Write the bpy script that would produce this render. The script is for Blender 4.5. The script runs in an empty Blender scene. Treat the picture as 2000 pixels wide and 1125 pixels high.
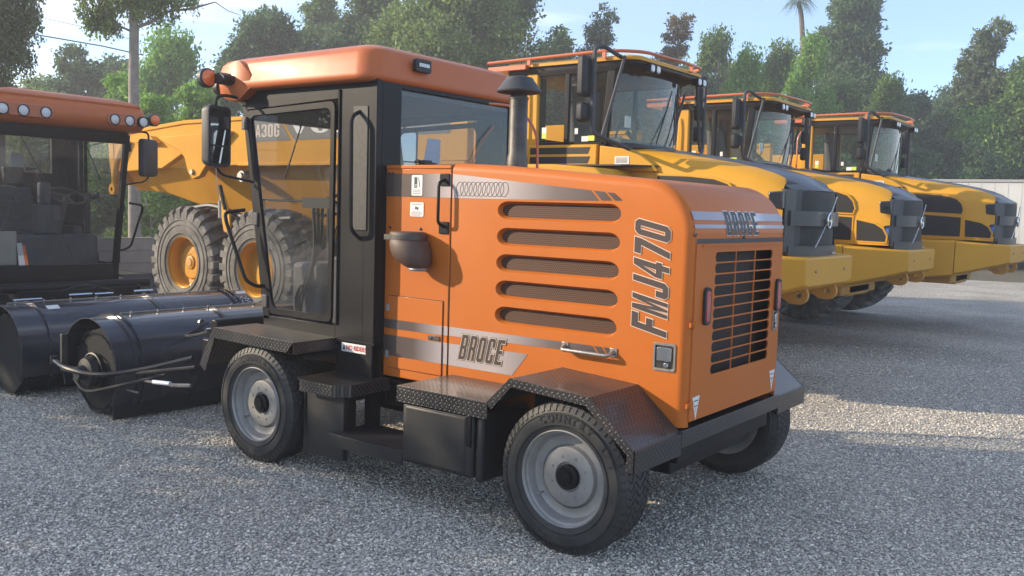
import bpy, math, random
import numpy as np
from mathutils import Vector, Matrix
SC = bpy.context.scene
COL = SC.collection
PI = math.pi
rad = math.radians
# ------------------------------------------------------------------ camera
cam_d = bpy.data.cameras.new('camera'); cam = bpy.data.objects.new('camera', cam_d); COL.objects.link(cam)
cam_d.sensor_width = 36; cam_d.lens = 1791.38/2000*36
cam_d.clip_start = .05; cam_d.clip_end = 2000
cam.matrix_world = Matrix(((0.79713935, -0.0760693, 0.5989844, 2.479),
                           (0.60304569, 0.05088337, -0.79608214, -3.740),
                           (0.03007906, 0.99580337, 0.0864344, 1.728),
                           (0, 0, 0, 1)))
SC.camera = cam
# ------------------------------------------------------------------ light
SUN = Vector((-1.6, -1.0, .70)).normalized()          # towards the sun
EL = math.asin(SUN.z); AZ = math.atan2(SUN.x, SUN.y)
W = bpy.data.worlds.new('World'); SC.world = W; W.use_nodes = True
nt = W.node_tree; N = nt.nodes; L = nt.links; N.clear()
wo = N.new('ShaderNodeOutputWorld'); bg = N.new('ShaderNodeBackground'); sky = N.new('ShaderNodeTexSky')
sky.sky_type = 'NISHITA'; sky.sun_disc = False; sky.sun_elevation = EL; sky.sun_rotation = AZ % (2*PI)
sky.air_density = .85; sky.dust_density = .3; sky.ozone_density = 3.0
tc = N.new('ShaderNodeTexCoord'); mp = N.new('ShaderNodeMapping'); mp.inputs['Scale'].default_value = (1.1, 1.1, 6.5)
mp.inputs['Rotation'].default_value = (.10, -.06, .5)
no = N.new('ShaderNodeTexNoise'); no.inputs['Scale'].default_value = 1.7; no.inputs['Detail'].default_value = 7; no.inputs['Roughness'].default_value = .55
no.inputs['Distortion'].default_value = .4
cr = N.new('ShaderNodeValToRGB'); cr.color_ramp.elements[0].position = .47; cr.color_ramp.elements[1].position = .74
cr.color_ramp.elements[0].color = (0, 0, 0, 1); cr.color_ramp.elements[1].color = (.85, .85, .85, 1)
mx = N.new('ShaderNodeMix'); mx.data_type = 'RGBA'
mx.inputs['B'].default_value = (6.6, 6.9, 7.4, 1)
L.new(tc.outputs['Generated'], mp.inputs['Vector']); L.new(mp.outputs[0], no.inputs['Vector']); L.new(no.outputs['Fac'], cr.inputs['Fac'])
L.new(cr.outputs['Color'], mx.inputs['Factor']); L.new(sky.outputs[0], mx.inputs['A']); L.new(mx.outputs['Result'], bg.inputs['Color'])
bg.inputs['Strength'].default_value = .15
L.new(bg.outputs[0], wo.inputs[0])
sl = bpy.data.lights.new('sun', 'SUN'); sl.energy = 4.3; sl.angle = rad(.53); sl.color = (1, .84, .62)
so = bpy.data.objects.new('sun', sl); COL.objects.link(so); so.rotation_euler = (-SUN).to_track_quat('-Z', 'Y').to_euler()
so.location = SUN*40
SC.view_settings.view_transform = 'Standard'; SC.view_settings.look = 'None'; SC.view_settings.gamma = 1
SC.view_settings.exposure = 1.02
SC.cycles.use_denoising = True
SC.cycles.max_bounces = 8; SC.cycles.transparent_max_bounces = 24; SC.cycles.caustics_reflective = False; SC.cycles.caustics_refractive = False

# ------------------------------------------------------------------ materials
def nodes(m):
    m.use_nodes = True; return m.node_tree.nodes, m.node_tree.links
def mat(name, col, rough=.5, metal=0, coat=0, spec=.5, var=0, vscale=6, bump=0, bscale=60, dirt=None, sheen=0, rvar=0):
    m = bpy.data.materials.new(name); n, l = nodes(m); b = n['Principled BSDF']
    b.inputs['Base Color'].default_value = (*col, 1); b.inputs['Roughness'].default_value = rough
    b.inputs['Metallic'].default_value = metal; b.inputs['Coat Weight'].default_value = coat; b.inputs['Coat Roughness'].default_value = .08
    b.inputs['Specular IOR Level'].default_value = spec
    t = n.new('ShaderNodeTexCoord')
    if var or dirt or rvar:
        no = n.new('ShaderNodeTexNoise'); no.inputs['Scale'].default_value = vscale; no.inputs['Detail'].default_value = 6; no.inputs['Roughness'].default_value = .6
        l.new(t.outputs['Object'], no.inputs['Vector'])
        r = n.new('ShaderNodeValToRGB'); r.color_ramp.elements[0].position = .3; r.color_ramp.elements[1].position = .72
        c2 = dirt if dirt else tuple(min(1, c*(1+var)) for c in col)
        c1 = col if dirt else tuple(c*(1-var) for c in col)
        r.color_ramp.elements[0].color = (*c1, 1); r.color_ramp.elements[1].color = (*c2, 1)
        l.new(no.outputs['Fac'], r.inputs['Fac']); l.new(r.outputs['Color'], b.inputs['Base Color'])
        if rvar:
            q = n.new('ShaderNodeMapRange'); q.inputs['To Min'].default_value = max(.03, rough-rvar); q.inputs['To Max'].default_value = rough+rvar
            l.new(no.outputs['Fac'], q.inputs['Value']); l.new(q.outputs[0], b.inputs['Roughness'])
    if bump:
        n2 = n.new('ShaderNodeTexNoise'); n2.inputs['Scale'].default_value = bscale; n2.inputs['Detail'].default_value = 4
        l.new(t.outputs['Object'], n2.inputs['Vector'])
        bp = n.new('ShaderNodeBump'); bp.inputs['Strength'].default_value = bump; bp.inputs['Distance'].default_value = .01
        l.new(n2.outputs['Fac'], bp.inputs['Height']); l.new(bp.outputs[0], b.inputs['Normal'])
    return m
def glass(name, tint, refl=1.0, extra=0.0):
    m = bpy.data.materials.new(name); n, l = nodes(m); n.clear()
    o = n.new('ShaderNodeOutputMaterial'); t = n.new('ShaderNodeBsdfTransparent'); g = n.new('ShaderNodeBsdfGlossy')
    t.inputs['Color'].default_value = (*tint, 1); g.inputs['Roughness'].default_value = .02; g.inputs['Color'].default_value = (refl, refl, refl, 1)
    f = n.new('ShaderNodeFresnel'); gg = n.new('ShaderNodeNewGeometry'); io = n.new('ShaderNodeMapRange'); io.inputs['To Min'].default_value = 1.5; io.inputs['To Max'].default_value = 1/1.5; l.new(gg.outputs['Backfacing'], io.inputs['Value']); l.new(io.outputs[0], f.inputs['IOR']); mxs = n.new('ShaderNodeMixShader')
    d = n.new('ShaderNodeBsdfDiffuse'); d.inputs['Color'].default_value = (.5, .5, .5, 1); m2 = n.new('ShaderNodeMixShader'); m2.inputs[0].default_value = extra
    l.new(f.outputs[0], mxs.inputs[0]); l.new(t.outputs[0], mxs.inputs[1]); l.new(g.outputs[0], mxs.inputs[2])
    l.new(mxs.outputs[0], m2.inputs[1]); l.new(d.outputs[0], m2.inputs[2]); l.new(m2.outputs[0], o.inputs[0]); return m
def box_uv(n, l, t, rot=0):
    """object coordinates picked by the facing of the surface: returns u, v sockets"""
    g = n.new('ShaderNodeNewGeometry'); ab = n.new('ShaderNodeVectorMath'); ab.operation = 'ABSOLUTE'; l.new(g.outputs['True Normal'], ab.inputs[0])
    sn = n.new('ShaderNodeSeparateXYZ'); l.new(ab.outputs[0], sn.inputs[0]); sp = n.new('ShaderNodeSeparateXYZ'); l.new(t.outputs['Object'], sp.inputs[0])
    def M(op, a, b):
        q = n.new('ShaderNodeMath'); q.operation = op
        for i, s in enumerate((a, b)):
            if isinstance(s, (int, float)): q.inputs[i].default_value = s
            elif s is not None: l.new(s, q.inputs[i])
        return q.outputs[0]
    fx = M('GREATER_THAN', sn.outputs[0], .75); fy = M('GREATER_THAN', sn.outputs[1], .75)
    def mixf(f, a, b): return M('ADD', M('MULTIPLY', a, M('SUBTRACT', 1, f)), M('MULTIPLY', b, f))
    u = mixf(fx, sp.outputs[0], sp.outputs[1])
    v = mixf(M('MAXIMUM', fx, fy), sp.outputs[1], sp.outputs[2])
    return u, v, M
def diamond_plate(name):
    m = mat(name, (.022, .021, .022), .34, .35, .25, dirt=(.05, .044, .042), vscale=3.0, rvar=.12)
    n, l = nodes(m); t = n.new('ShaderNodeTexCoord'); u, v, M = box_uv(n, l, t)
    k = 42.0
    a = M('MULTIPLY', M('ADD', u, v), k*.7071); b = M('MULTIPLY', M('SUBTRACT', u, v), k*.7071)
    ia = M('FLOOR', a, 0); ib = M('FLOOR', b, 0)
    par = M('MODULO', M('ABSOLUTE', M('ADD', ia, ib), 0), 2)
    fa = M('SUBTRACT', M('FRACT', a, 0), .5); fb = M('SUBTRACT', M('FRACT', b, 0), .5)
    def ell(p, q): return M('ADD', M('POWER', M('ABSOLUTE', M('MULTIPLY', p, 2.1), 0), 2), M('POWER', M('ABSOLUTE', M('MULTIPLY', q, 6.0), 0), 2))
    e = M('ADD', M('MULTIPLY', ell(fa, fb), par), M('MULTIPLY', ell(fb, fa), M('SUBTRACT', 1, par)))
    h = M('MAXIMUM', M('SUBTRACT', 1, e), 0)
    bp = n.new('ShaderNodeBump'); bp.inputs['Strength'].default_value = .9; bp.inputs['Distance'].default_value = .004
    l.new(h, bp.inputs['Height']); l.new(bp.outputs[0], n['Principled BSDF'].inputs['Normal'])
    # bare metal shows where the raised lozenges are scuffed
    sm = n.new('ShaderNodeMapRange'); sm.inputs['From Min'].default_value = .2; sm.inputs['From Max'].default_value = 1.0; sm.inputs['To Max'].default_value = .30
    l.new(h, sm.inputs['Value'])
    mx = n.new('ShaderNodeMix'); mx.data_type = 'RGBA'; b0 = n['Principled BSDF'].inputs['Base Color']; src = b0.links[0].from_socket
    l.new(sm.outputs[0], mx.inputs['Factor']); l.new(src, mx.inputs['A']); mx.inputs['B'].default_value = (.30, .27, .24, 1); l.new(mx.outputs['Result'], b0)
    return m
def mesh_grille(name, base, hole, k):
    m = mat(name, base, .6, .3); n, l = nodes(m); t = n.new('ShaderNodeTexCoord'); u, v, M = box_uv(n, l, t)
    a = M('MULTIPLY', u, k); b = M('MULTIPLY', v, k*1.1547)
    row = M('FLOOR', b, 0); a2 = M('ADD', a, M('MULTIPLY', M('MODULO', M('ABSOLUTE', row, 0), 2), .5))
    fa = M('SUBTRACT', M('FRACT', a2, 0), .5); fb = M('SUBTRACT', M('FRACT', b, 0), .5)
    d = M('ADD', M('MULTIPLY', fa, fa), M('MULTIPLY', fb, fb)); f = M('LESS_THAN', d, .10)
    mx = n.new('ShaderNodeMix'); mx.data_type = 'RGBA'; mx.inputs['A'].default_value = (*base, 1); mx.inputs['B'].default_value = (*hole, 1)
    l.new(f, mx.inputs['Factor']); l.new(mx.outputs['Result'], n['Principled BSDF'].inputs['Base Color']); return m
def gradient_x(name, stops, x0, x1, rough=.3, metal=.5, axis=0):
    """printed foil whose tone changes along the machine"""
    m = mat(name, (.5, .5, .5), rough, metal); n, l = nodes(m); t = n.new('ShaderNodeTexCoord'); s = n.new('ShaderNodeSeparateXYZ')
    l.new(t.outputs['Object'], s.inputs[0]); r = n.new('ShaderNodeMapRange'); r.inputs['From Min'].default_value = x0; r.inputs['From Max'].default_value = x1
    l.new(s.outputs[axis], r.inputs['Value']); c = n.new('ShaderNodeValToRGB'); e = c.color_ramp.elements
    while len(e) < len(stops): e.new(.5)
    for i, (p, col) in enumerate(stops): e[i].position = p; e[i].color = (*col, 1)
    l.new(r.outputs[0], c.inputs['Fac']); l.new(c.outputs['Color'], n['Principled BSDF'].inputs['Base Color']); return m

M = {}
M['orange'] = mat('orange_paint', (.50, .128, .012), .50, 0, .10, spec=.3, var=.05, vscale=2.2, bump=.04, bscale=140, rvar=.07)
M['hazed_roof_orange'] = mat('hazed_roof_orange', (.47, .125, .035), .46, 0, .10, spec=.3, var=.06, vscale=2.5, bump=.05, bscale=120, rvar=.08)  # body orange turned pinker: the haze flare is put into the roof colour
M['yellow'] = mat('yellow_paint', (.60, .29, .016), .52, 0, .08, spec=.3, var=.07, vscale=1.4, rvar=.08, bump=.03, bscale=60)
M['yellow_bed'] = mat('bed_yellow', (.62, .30, .03), .7, 0, 0, spec=.12, var=.10, vscale=1.1, bump=.05, bscale=40)
M['yellow_dusty'] = mat('dusty_yellow', (.58, .29, .045), .6, 0, 0, dirt=(.42, .23, .06), vscale=1.2, bump=.05, bscale=50)
M['black'] = mat('black_paint', (.006, .006, .008), .42, 0, .04, spec=.18, dirt=(.016, .015, .016), vscale=2.5, rvar=.1)
M['black_matte'] = mat('black_plastic', (.010, .010, .012), .55, dirt=(.020, .019, .019), vscale=5, bump=.06, bscale=200)
M['dark_plastic'] = mat('dark_grey_plastic', (.045, .045, .05), .55, bump=.05, bscale=160, var=.2)
M['grey_panel'] = mat('grey_engine_panel', (.055, .054, .056), .42, .2, .2, var=.1, vscale=2)
M['rubber'] = mat('tyre_rubber', (.018, .018, .019), .62, dirt=(.045, .043, .041), vscale=7, bump=.1, bscale=90)
M['rubber_text'] = mat('tyre_lettering', (.022, .022, .023), .45)
M['rubber_dusty'] = mat('dusty_tyre', (.07, .066, .06), .85, dirt=(.24, .225, .20), vscale=4, bump=.25, bscale=40)
M['rim'] = mat('grey_steel_rim', (.38, .365, .35), .45, .35, dirt=(.24, .23, .22), vscale=6)
M['steel'] = mat('worn_steel', (.32, .30, .28), .4, .8, var=.25, vscale=20, bump=.1, bscale=60)
M['chrome'] = mat('bright_steel', (.66, .65, .63), .16, 1, var=.06)
M['stack'] = mat('sooty_pipe', (.045, .042, .04), .5, .5, dirt=(.12, .11, .10), vscale=7, bump=.15, bscale=70)
M['white'] = mat('white_sticker', (.72, .71, .68), .5, var=.05)
M['ink'] = mat('dark_ink', (.03, .028, .03), .5)
M['red_ink'] = mat('red_ink', (.5, .04, .03), .5)
M['decal_dark'] = mat('dark_decal', (.085, .062, .055), .35, .2, .2)
M['outline'] = mat('cream_outline', (.66, .52, .40), .4)
M['beige'] = mat('beige_trim', (.42, .40, .33), .7, var=.1)
M['interior'] = mat('cab_interior', (.085, .085, .09), .7, var=.3)
M['int_grey'] = mat('grey_interior', (.16, .155, .15), .7, var=.15)
M['amber'] = mat('amber_lens', (.85, .17, .03), .25, 0, .6)
M['red_lens'] = mat('red_lens', (.42, .05, .045), .25, 0, .6, bump=.3, bscale=220)
M['lens'] = mat('clear_lens', (.62, .62, .62), .12, .3, .8, bump=.6, bscale=160)
M['blue_tag'] = mat('blue_tag', (.05, .12, .45), .4)
M['hivis'] = mat('yellow_green_label', (.55, .65, .08), .5)
M['red_rail'] = mat('orange_red_rail', (.52, .13, .045), .4, 0, .3)
M['plate'] = diamond_plate('black_checker_plate')
M['vent'] = mesh_grille('perforated_vent', (.105, .048, .025), (.008, .005, .004), 78)
M['vent_grey'] = mesh_grille('engine_vent_mesh', (.026, .025, .025), (.006, .006, .006), 60)
M['radiator'] = mesh_grille('radiator_core', (.030, .016, .013), (.008, .006, .006), 60)
M['brush'] = mat('brush_bristle', (.012, .012, .012), .95, var=.5, vscale=40, bump=1.0, bscale=90)
M['mirror'] = mat('mirror_glass', (.40, .41, .43), .03, 1)
M['glass'] = glass('cab_glass', (.76, .77, .78), 1.0, .03)
M['glass_grey'] = glass('tinted_rear_glass', (.66, .68, .74), 1.0, .06)
M['glass_truck'] = glass('truck_glass', (.72, .78, .78), 1.0, .03)
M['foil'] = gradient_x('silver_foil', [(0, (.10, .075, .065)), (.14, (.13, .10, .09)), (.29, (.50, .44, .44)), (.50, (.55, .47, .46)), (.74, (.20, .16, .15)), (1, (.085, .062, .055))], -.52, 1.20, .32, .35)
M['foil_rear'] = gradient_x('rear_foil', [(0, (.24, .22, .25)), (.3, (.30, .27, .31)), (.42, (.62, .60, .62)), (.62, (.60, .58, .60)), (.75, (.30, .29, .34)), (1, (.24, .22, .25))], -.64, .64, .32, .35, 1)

# ------------------------------------------------------------------ mesh builder
ORG = Vector((0, 0, 0))
class MB:
    def __init__(s): s.v = []; s.f = []; s.m = []; s.flat = []
    def begin_flat(s): s._k = len(s.f)
    def end_flat(s): s.flat.append((s._k, len(s.f)))
    def add(s, vs, fs, mi=0):
        k = len(s.v); s.v += [tuple(p) for p in vs]; s.f += [tuple(i+k for i in f) for f in fs]; s.m += [mi]*len(fs); return s
    def box(s, x0, x1, y0, y1, z0, z1, mi=0):
        vs = [(x, y, z) for z in (z0, z1) for y in (y0, y1) for x in (x0, x1)]
        return s.add(vs, [(0, 2, 3, 1), (4, 5, 7, 6), (0, 1, 5, 4), (2, 6, 7, 3), (0, 4, 6, 2), (1, 3, 7, 5)], mi)
    def loft(s, rings, closed=True, cap=True, mi=0):
        n = len(rings[0]); vs = [p for r in rings for p in r]; fs = []
        for i in range(len(rings)-1):
            for j in range(n if closed else n-1):
                a = i*n+j; b = i*n+(j+1) % n; fs.append((a, b, b+n, a+n))
        if cap:
            fs.append(tuple(range(n-1, -1, -1))); fs.append(tuple((len(rings)-1)*n+j for j in range(n)))
        return s.add(vs, fs, mi)
    def prism(s, pts, axis, a, b, mi=0):
        """extrude 2D points along axis ('x': pts=(y,z), 'y': pts=(x,z), 'z': pts=(x,y))"""
        f = {'x': lambda p, t: (t, p[0], p[1]), 'y': lambda p, t: (p[0], t, p[1]), 'z': lambda p, t: (p[0], p[1], t)}[axis]
        return s.loft([[f(p, a) for p in pts], [f(p, b) for p in pts]], mi=mi)
    def tube(s, path, r, n=8, mi=0, cap=True):
        P = [Vector(p) for p in path]; rings = []; up = None
        for i, p in enumerate(P):
            t = (P[min(i+1, len(P)-1)]-P[max(i-1, 0)]).normalized()
            if up is None: up = Vector((0, 0, 1)) if abs(t.z) < .9 else Vector((1, 0, 0))
            u = (up-t*up.dot(t)).normalized(); w = t.cross(u); up = u
            rr = r[i] if isinstance(r, (list, tuple)) else r
            rings.append([tuple(p+(u*math.cos(2*PI*k/n)+w*math.sin(2*PI*k/n))*rr) for k in range(n)])
        return s.loft(rings, cap=cap, mi=mi)
    def lathe(s, prof, c, axis='y', n=48, mi=0, a0=0, a1=2*PI):
        """prof: (radius, along) pairs"""
        full = abs(a1-a0-2*PI) < 1e-6; k = n if full else n+1; rings = []
        for r, t in prof:
            ring = []
            for i in range(k):
                a = a0+(a1-a0)*i/n; ca, sa = math.cos(a)*r, math.sin(a)*r
                ring.append({'y': (c[0]+ca, c[1]+t, c[2]+sa), 'z': (c[0]+ca, c[1]+sa, c[2]+t), 'x': (c[0]+t, c[1]+ca, c[2]+sa)}[axis])
            rings.append(ring)
        return s.loft(rings, closed=full, cap=False, mi=mi)
    def build(s, name, m, parent=None, smooth=35, bevel=0, bseg=2, solid=0):
        me = bpy.data.meshes.new(name); me.from_pydata([tuple(Vector(p)-ORG) for p in s.v], [], s.f)
        for mm in (m if isinstance(m, (list, tuple)) else [m]): me.materials.append(mm)
        me.polygons.foreach_set('material_index', s.m); me.update()
        import bmesh
        bm = bmesh.new(); bm.from_mesh(me); bm.faces.ensure_lookup_table()
        for a, b in s.flat:
            for q in range(a, b): bm.faces[q].tag = True
        lay = bm.faces.layers.int.new('flatface')
        for fc in bm.faces: fc[lay] = 1 if fc.tag else 0
        bmesh.ops.remove_doubles(bm, verts=bm.verts, dist=1e-5); bmesh.ops.recalc_face_normals(bm, faces=bm.faces); bm.to_mesh(me); bm.free()
        if smooth:
            fl = [a.value for a in me.attributes['flatface'].data]
            me.polygons.foreach_set('use_smooth', [not v for v in fl]); me.set_sharp_from_angle(angle=rad(smooth))
        me.attributes.remove(me.attributes['flatface'])
        o = bpy.data.objects.new(name, me); COL.objects.link(o)
        if parent: o.parent = parent
        if bevel:
            b = o.modifiers.new('bevel', 'BEVEL'); b.width = bevel; b.segments = bseg; b.limit_method = 'ANGLE'; b.angle_limit = rad(40)
        if solid:
            b = o.modifiers.new('solid', 'SOLIDIFY'); b.thickness = solid; b.offset = 0
        return o
class at_zero:
    def __enter__(s):
        global ORG
        s.o = ORG; ORG = Vector((0, 0, 0))
    def __exit__(s, *a):
        global ORG
        ORG = s.o
def each(mb, name, mt, parent=None, gap=.0, **k):
    """build every detached piece of mb as an object of its own (pieces whose boxes touch stay together)"""
    n = len(mb.v); pr = list(range(n))
    def fd(a):
        while pr[a] != a: pr[a] = pr[pr[a]]; a = pr[a]
        return a
    for f in mb.f:
        r = fd(f[0])
        for q in f[1:]: pr[fd(q)] = r
    comp = {}
    for i, f in enumerate(mb.f): comp.setdefault(fd(f[0]), []).append(i)
    C = []
    for fs in comp.values():
        vs = {q for i in fs for q in mb.f[i]}; P = [mb.v[q] for q in vs]
        C.append([fs, [min(p[a] for p in P)-gap for a in range(3)], [max(p[a] for p in P)+gap for a in range(3)]])
    merged = True
    while merged:
        merged = False
        for i in range(len(C)):
            for j in range(i+1, len(C)):
                if all(C[i][1][a] <= C[j][2][a]+1e-4 and C[j][1][a] <= C[i][2][a]+1e-4 for a in range(3)):
                    C[i] = [C[i][0]+C[j][0], [min(x, y) for x, y in zip(C[i][1], C[j][1])], [max(x, y) for x, y in zip(C[i][2], C[j][2])]]; C.pop(j); merged = True; break
            if merged: break
    out = []
    for fs, lo, hi in C:
        m = MB(); mp = {}
        for i in fs:
            for q in mb.f[i]:
                if q not in mp: mp[q] = len(m.v); m.v.append(mb.v[q])
            m.f.append(tuple(mp[q] for q in mb.f[i])); m.m.append(mb.m[i])
        out.append(m.build(name, mt, parent, **k))
    return out
def root(name, loc, label, cat, group=None):
    global ORG
    o = bpy.data.objects.new(name, None); COL.objects.link(o); o.location = loc; o.empty_display_size = .3
    o['label'] = label; o['category'] = cat
    if group: o['group'] = group
    ORG = Vector(loc); return o
def tag(o, label, cat, group=None, kind=None):
    o['label'] = label; o['category'] = cat
    if group: o['group'] = group
    if kind: o['kind'] = kind
    return o
def struct(o): o['kind'] = 'structure'; return o
def children(o): return [c for c in bpy.data.objects if c.parent == o]
def copy_tree(o, parent=None):
    kids = children(o); c = o.copy(); COL.objects.link(c)
    if parent: c.parent = parent
    for k in kids: copy_tree(k, c)
    return c
def fill2d(loops):
    """triangulated fill of outer loop plus holes: returns (pts2d, faces)"""
    from mathutils.geometry import delaunay_2d_cdt
    pts = []; edges = []; faces = []
    for lp in loops:
        k = len(pts); pts += [Vector((p[0], p[1])) for p in lp]; edges += [(k+i, k+(i+1) % len(lp)) for i in range(len(lp))]
        faces.append(list(range(k, k+len(lp))))
    r = delaunay_2d_cdt(pts, edges, [], 0, 1e-7)
    return [tuple(p) for p in r[0]], [tuple(f) for f in r[2]]
def inside(p, lp):
    c = False; n = len(lp)
    for i in range(n):
        x1, y1 = lp[i][:2]; x2, y2 = lp[(i+1) % n][:2]
        if (y1 > p[1]) != (y2 > p[1]) and p[0] < (x2-x1)*(p[1]-y1)/(y2-y1)+x1: c = not c
    return c
def densify(lp, step):
    out = []; n = len(lp)
    for i in range(n):
        a, b = lp[i], lp[(i+1) % n]; k = max(1, int(math.ceil(math.hypot(b[0]-a[0], b[1]-a[1])/step)))
        out += [(a[0]+(b[0]-a[0])*j/k, a[1]+(b[1]-a[1])*j/k) for j in range(k)]
    return out
DENSE = [None]
def fill_holes(outer, holes):
    if DENSE[0]: outer = densify(outer, DENSE[0]); holes = [densify(h, DENSE[0]) for h in holes]
    pts, fs = fill2d([outer]+holes); out = []
    for f in fs:
        c = (sum(pts[i][0] for i in f)/len(f), sum(pts[i][1] for i in f)/len(f))
        if inside(c, outer) and not any(inside(c, h) for h in holes): out.append(f)
    return pts, out
def sheet_with_holes(mb, outer, holes, fn, depth=None, mi=0):
    """fn(u,v,d) -> 3D; depth: also give the sheet and its holes a thickness"""
    pts, fs = fill_holes(outer, holes)
    mb.add([fn(p[0], p[1], 0) for p in pts], fs, mi)
    if depth:
        for lp in [outer]+holes:
            mb.loft([[fn(p[0], p[1], 0) for p in lp], [fn(p[0], p[1], depth) for p in lp]], cap=False, mi=mi)
# ------------------------------------------------------------------ lettering
SL = .36; SH = .14
GL = {
 'B': ([(0,0),(.8,0),(1,.1),(1,.42),(.88,.5),(1,.58),(1,.9),(.8,1),(0,1)], [[(.38,.14),(.62,.14),(.62,.43),(.38,.43)], [(.38,.57),(.62,.57),(.62,.86),(.38,.86)]]),
 'R': ([(0,0),(.38,0),(.38,.42),(.5,.42),(.62,.36),(.62,0),(1,0),(1,.38),(.88,.48),(1,.57),(1,.9),(.8,1),(0,1)], [[(.38,.56),(.62,.56),(.62,.86),(.38,.86)]]),
 'O': ([(.22,0),(.78,0),(1,.1),(1,.9),(.78,1),(.22,1),(0,.9),(0,.1)], [[(.38,.15),(.62,.15),(.62,.85),(.38,.85)]]),
 'C': ([(.2,0),(.8,0),(1,.1),(1,.38),(.62,.38),(.62,.14),(.38,.14),(.38,.86),(.62,.86),(.62,.64),(1,.64),(1,.9),(.8,1),(.2,1),(0,.9),(0,.1)], []),
 'E': ([(0,0),(1,0),(1,.15),(.4,.15),(.4,.43),(.86,.43),(.86,.57),(.4,.57),(.4,.85),(1,.85),(1,1),(0,1)], []),
 'F': ([(0,0),(.4,0),(.4,.40),(.86,.40),(.86,.58),(.4,.58),(.4,.82),(1,.82),(1,1),(0,1)], []),
 'M': ([(0,0),(.26,0),(.26,.6),(.42,0),(.58,0),(.74,.6),(.74,0),(1,0),(1,1),(.68,1),(.5,.4),(.32,1),(0,1)], []),
 'J': ([(.2,0),(.8,0),(1,.1),(1,1),(.6,1),(.6,.15),(.4,.15),(.4,.34),(0,.34),(0,.1)], []),
 '4': ([(.5,0),(.86,0),(.86,.2),(1,.2),(1,.36),(.86,.36),(.86,1),(.45,1),(0,.38),(0,.2),(.5,.2)], [[(.5,.36),(.5,.74),(.24,.36)]]),
 '7': ([(.2,0),(.62,0),(1,.82),(1,1),(0,1),(0,.82),(.58,.82)], []),
 'V': ([(.42,0),(.62,0),(.93,.86),(1.02,.86),(1.02,1),(.60,1),(.60,.86),(.70,.86),(.56,.40),(.42,.86),(.50,.86),(.50,1),(0,1),(0,.86),(.08,.86)], []),
 'L': ([(0,0),(1,0),(1,.38),(.84,.38),(.80,.14),(.58,.14),(.58,.86),(.70,.86),(.70,1),(0,1),(0,.86),(.14,.86),(.14,.14),(0,.14)], []),
 'o': ([(.5+.5*math.cos(t), .5+.52*math.sin(t)) for t in [2*PI*i/20 for i in range(20)]], [[(.5+.17*math.cos(t), .5+.38*math.sin(t)) for t in [2*PI*i/16 for i in range(16)]]]),
 'A': ([(0,0),(.3,0),(.36,.22),(.64,.22),(.7,0),(1,0),(.68,1),(.32,1)], [[(.41,.38),(.59,.38),(.5,.76)]]),
 '3': ([(.2,0),(.8,0),(1,.1),(1,.42),(.9,.5),(1,.58),(1,.9),(.8,1),(.2,1),(0,.9),(0,.68),(.34,.68),(.34,.86),(.64,.86),(.64,.58),(.4,.58),(.4,.43),(.64,.43),(.64,.14),(.34,.14),(.34,.32),(0,.32),(0,.1)], []),
 'G': ([(.2,0),(.8,0),(1,.1),(1,.52),(.52,.52),(.52,.38),(.64,.38),(.64,.14),(.36,.14),(.36,.86),(.64,.86),(.64,.66),(1,.66),(1,.9),(.8,1),(.2,1),(0,.9),(0,.1)], []),
}
def offset_loop(lp, d):
    a = sum(lp[i][0]*lp[(i+1) % len(lp)][1]-lp[(i+1) % len(lp)][0]*lp[i][1] for i in range(len(lp)))
    sgn = 1 if a > 0 else -1; out = []; n = len(lp)
    for i in range(n):
        p0, p1, p2 = Vector(lp[i-1]), Vector(lp[i]), Vector(lp[(i+1) % n])
        e1 = (p1-p0).normalized(); e2 = (p2-p1).normalized(); n1 = Vector((e1.y, -e1.x))*sgn; n2 = Vector((e2.y, -e2.x))*sgn
        b = n1+n2; k = b.length
        b = b/k if k > 1e-6 else n1; m = d/max(.45, b.dot(n1)); out.append((p1.x+b.x*m, p1.y+b.y*m))
    return out
def letters(mb, text, w, h, gap, fn, shear=0, grow=0, mi=0, lift=0, thick=0):
    """text drawn in u,v; fn(u,v,d) maps it to space"""
    u0 = 0
    for ch in text:
        if ch == ' ': u0 += w*.5; continue
        outer, holes = GL['O' if ch == '0' else ch]
        tr = lambda lp: [(u0+p[0]*w+p[1]*h*shear, p[1]*h) for p in lp]
        o = tr(outer); hs = [tr(q) for q in holes]
        if grow:
            o = offset_loop(o, grow); hs = [offset_loop(q, -grow) for q in hs]
            hs = [q for q in hs if min(max(p[0] for p in q)-min(p[0] for p in q), max(p[1] for p in q)-min(p[1] for p in q)) > grow*1.2]
        sheet_with_holes(mb, o, hs, lambda u, v, d: fn(u, v, lift+d), thick or None, mi)
        u0 += w+gap
def font_text(mb, text, size, fn, xs=1, bold=0, mi=0, shear=0, center=False):
    cu = bpy.data.curves.new('t', 'FONT'); cu.body = text; cu.size = size; cu.offset = bold; cu.shear = shear; cu.resolution_u = 2
    if center: cu.align_x = 'CENTER'
    ob = bpy.data.objects.new('t', cu); me = bpy.data.meshes.new_from_object(ob)
    mb.add([fn(v.co.x*xs, v.co.y, 0) for v in me.vertices], [tuple(p.vertices) for p in me.polygons], mi)
    bpy.data.objects.remove(ob); bpy.data.meshes.remove(me); bpy.data.curves.remove(cu)
def rrect(x0, x1, y0, y1, r, n=4):
    out = []
    for cx, cy, a in ((x1-r, y1-r, 0), (x0+r, y1-r, 90), (x0+r, y0+r, 180), (x1-r, y0+r, 270)):
        for i in range(n+1):
            t = rad(a+90*i/n); out.append((cx+r*math.cos(t), cy+r*math.sin(t)))
    return out
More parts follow.
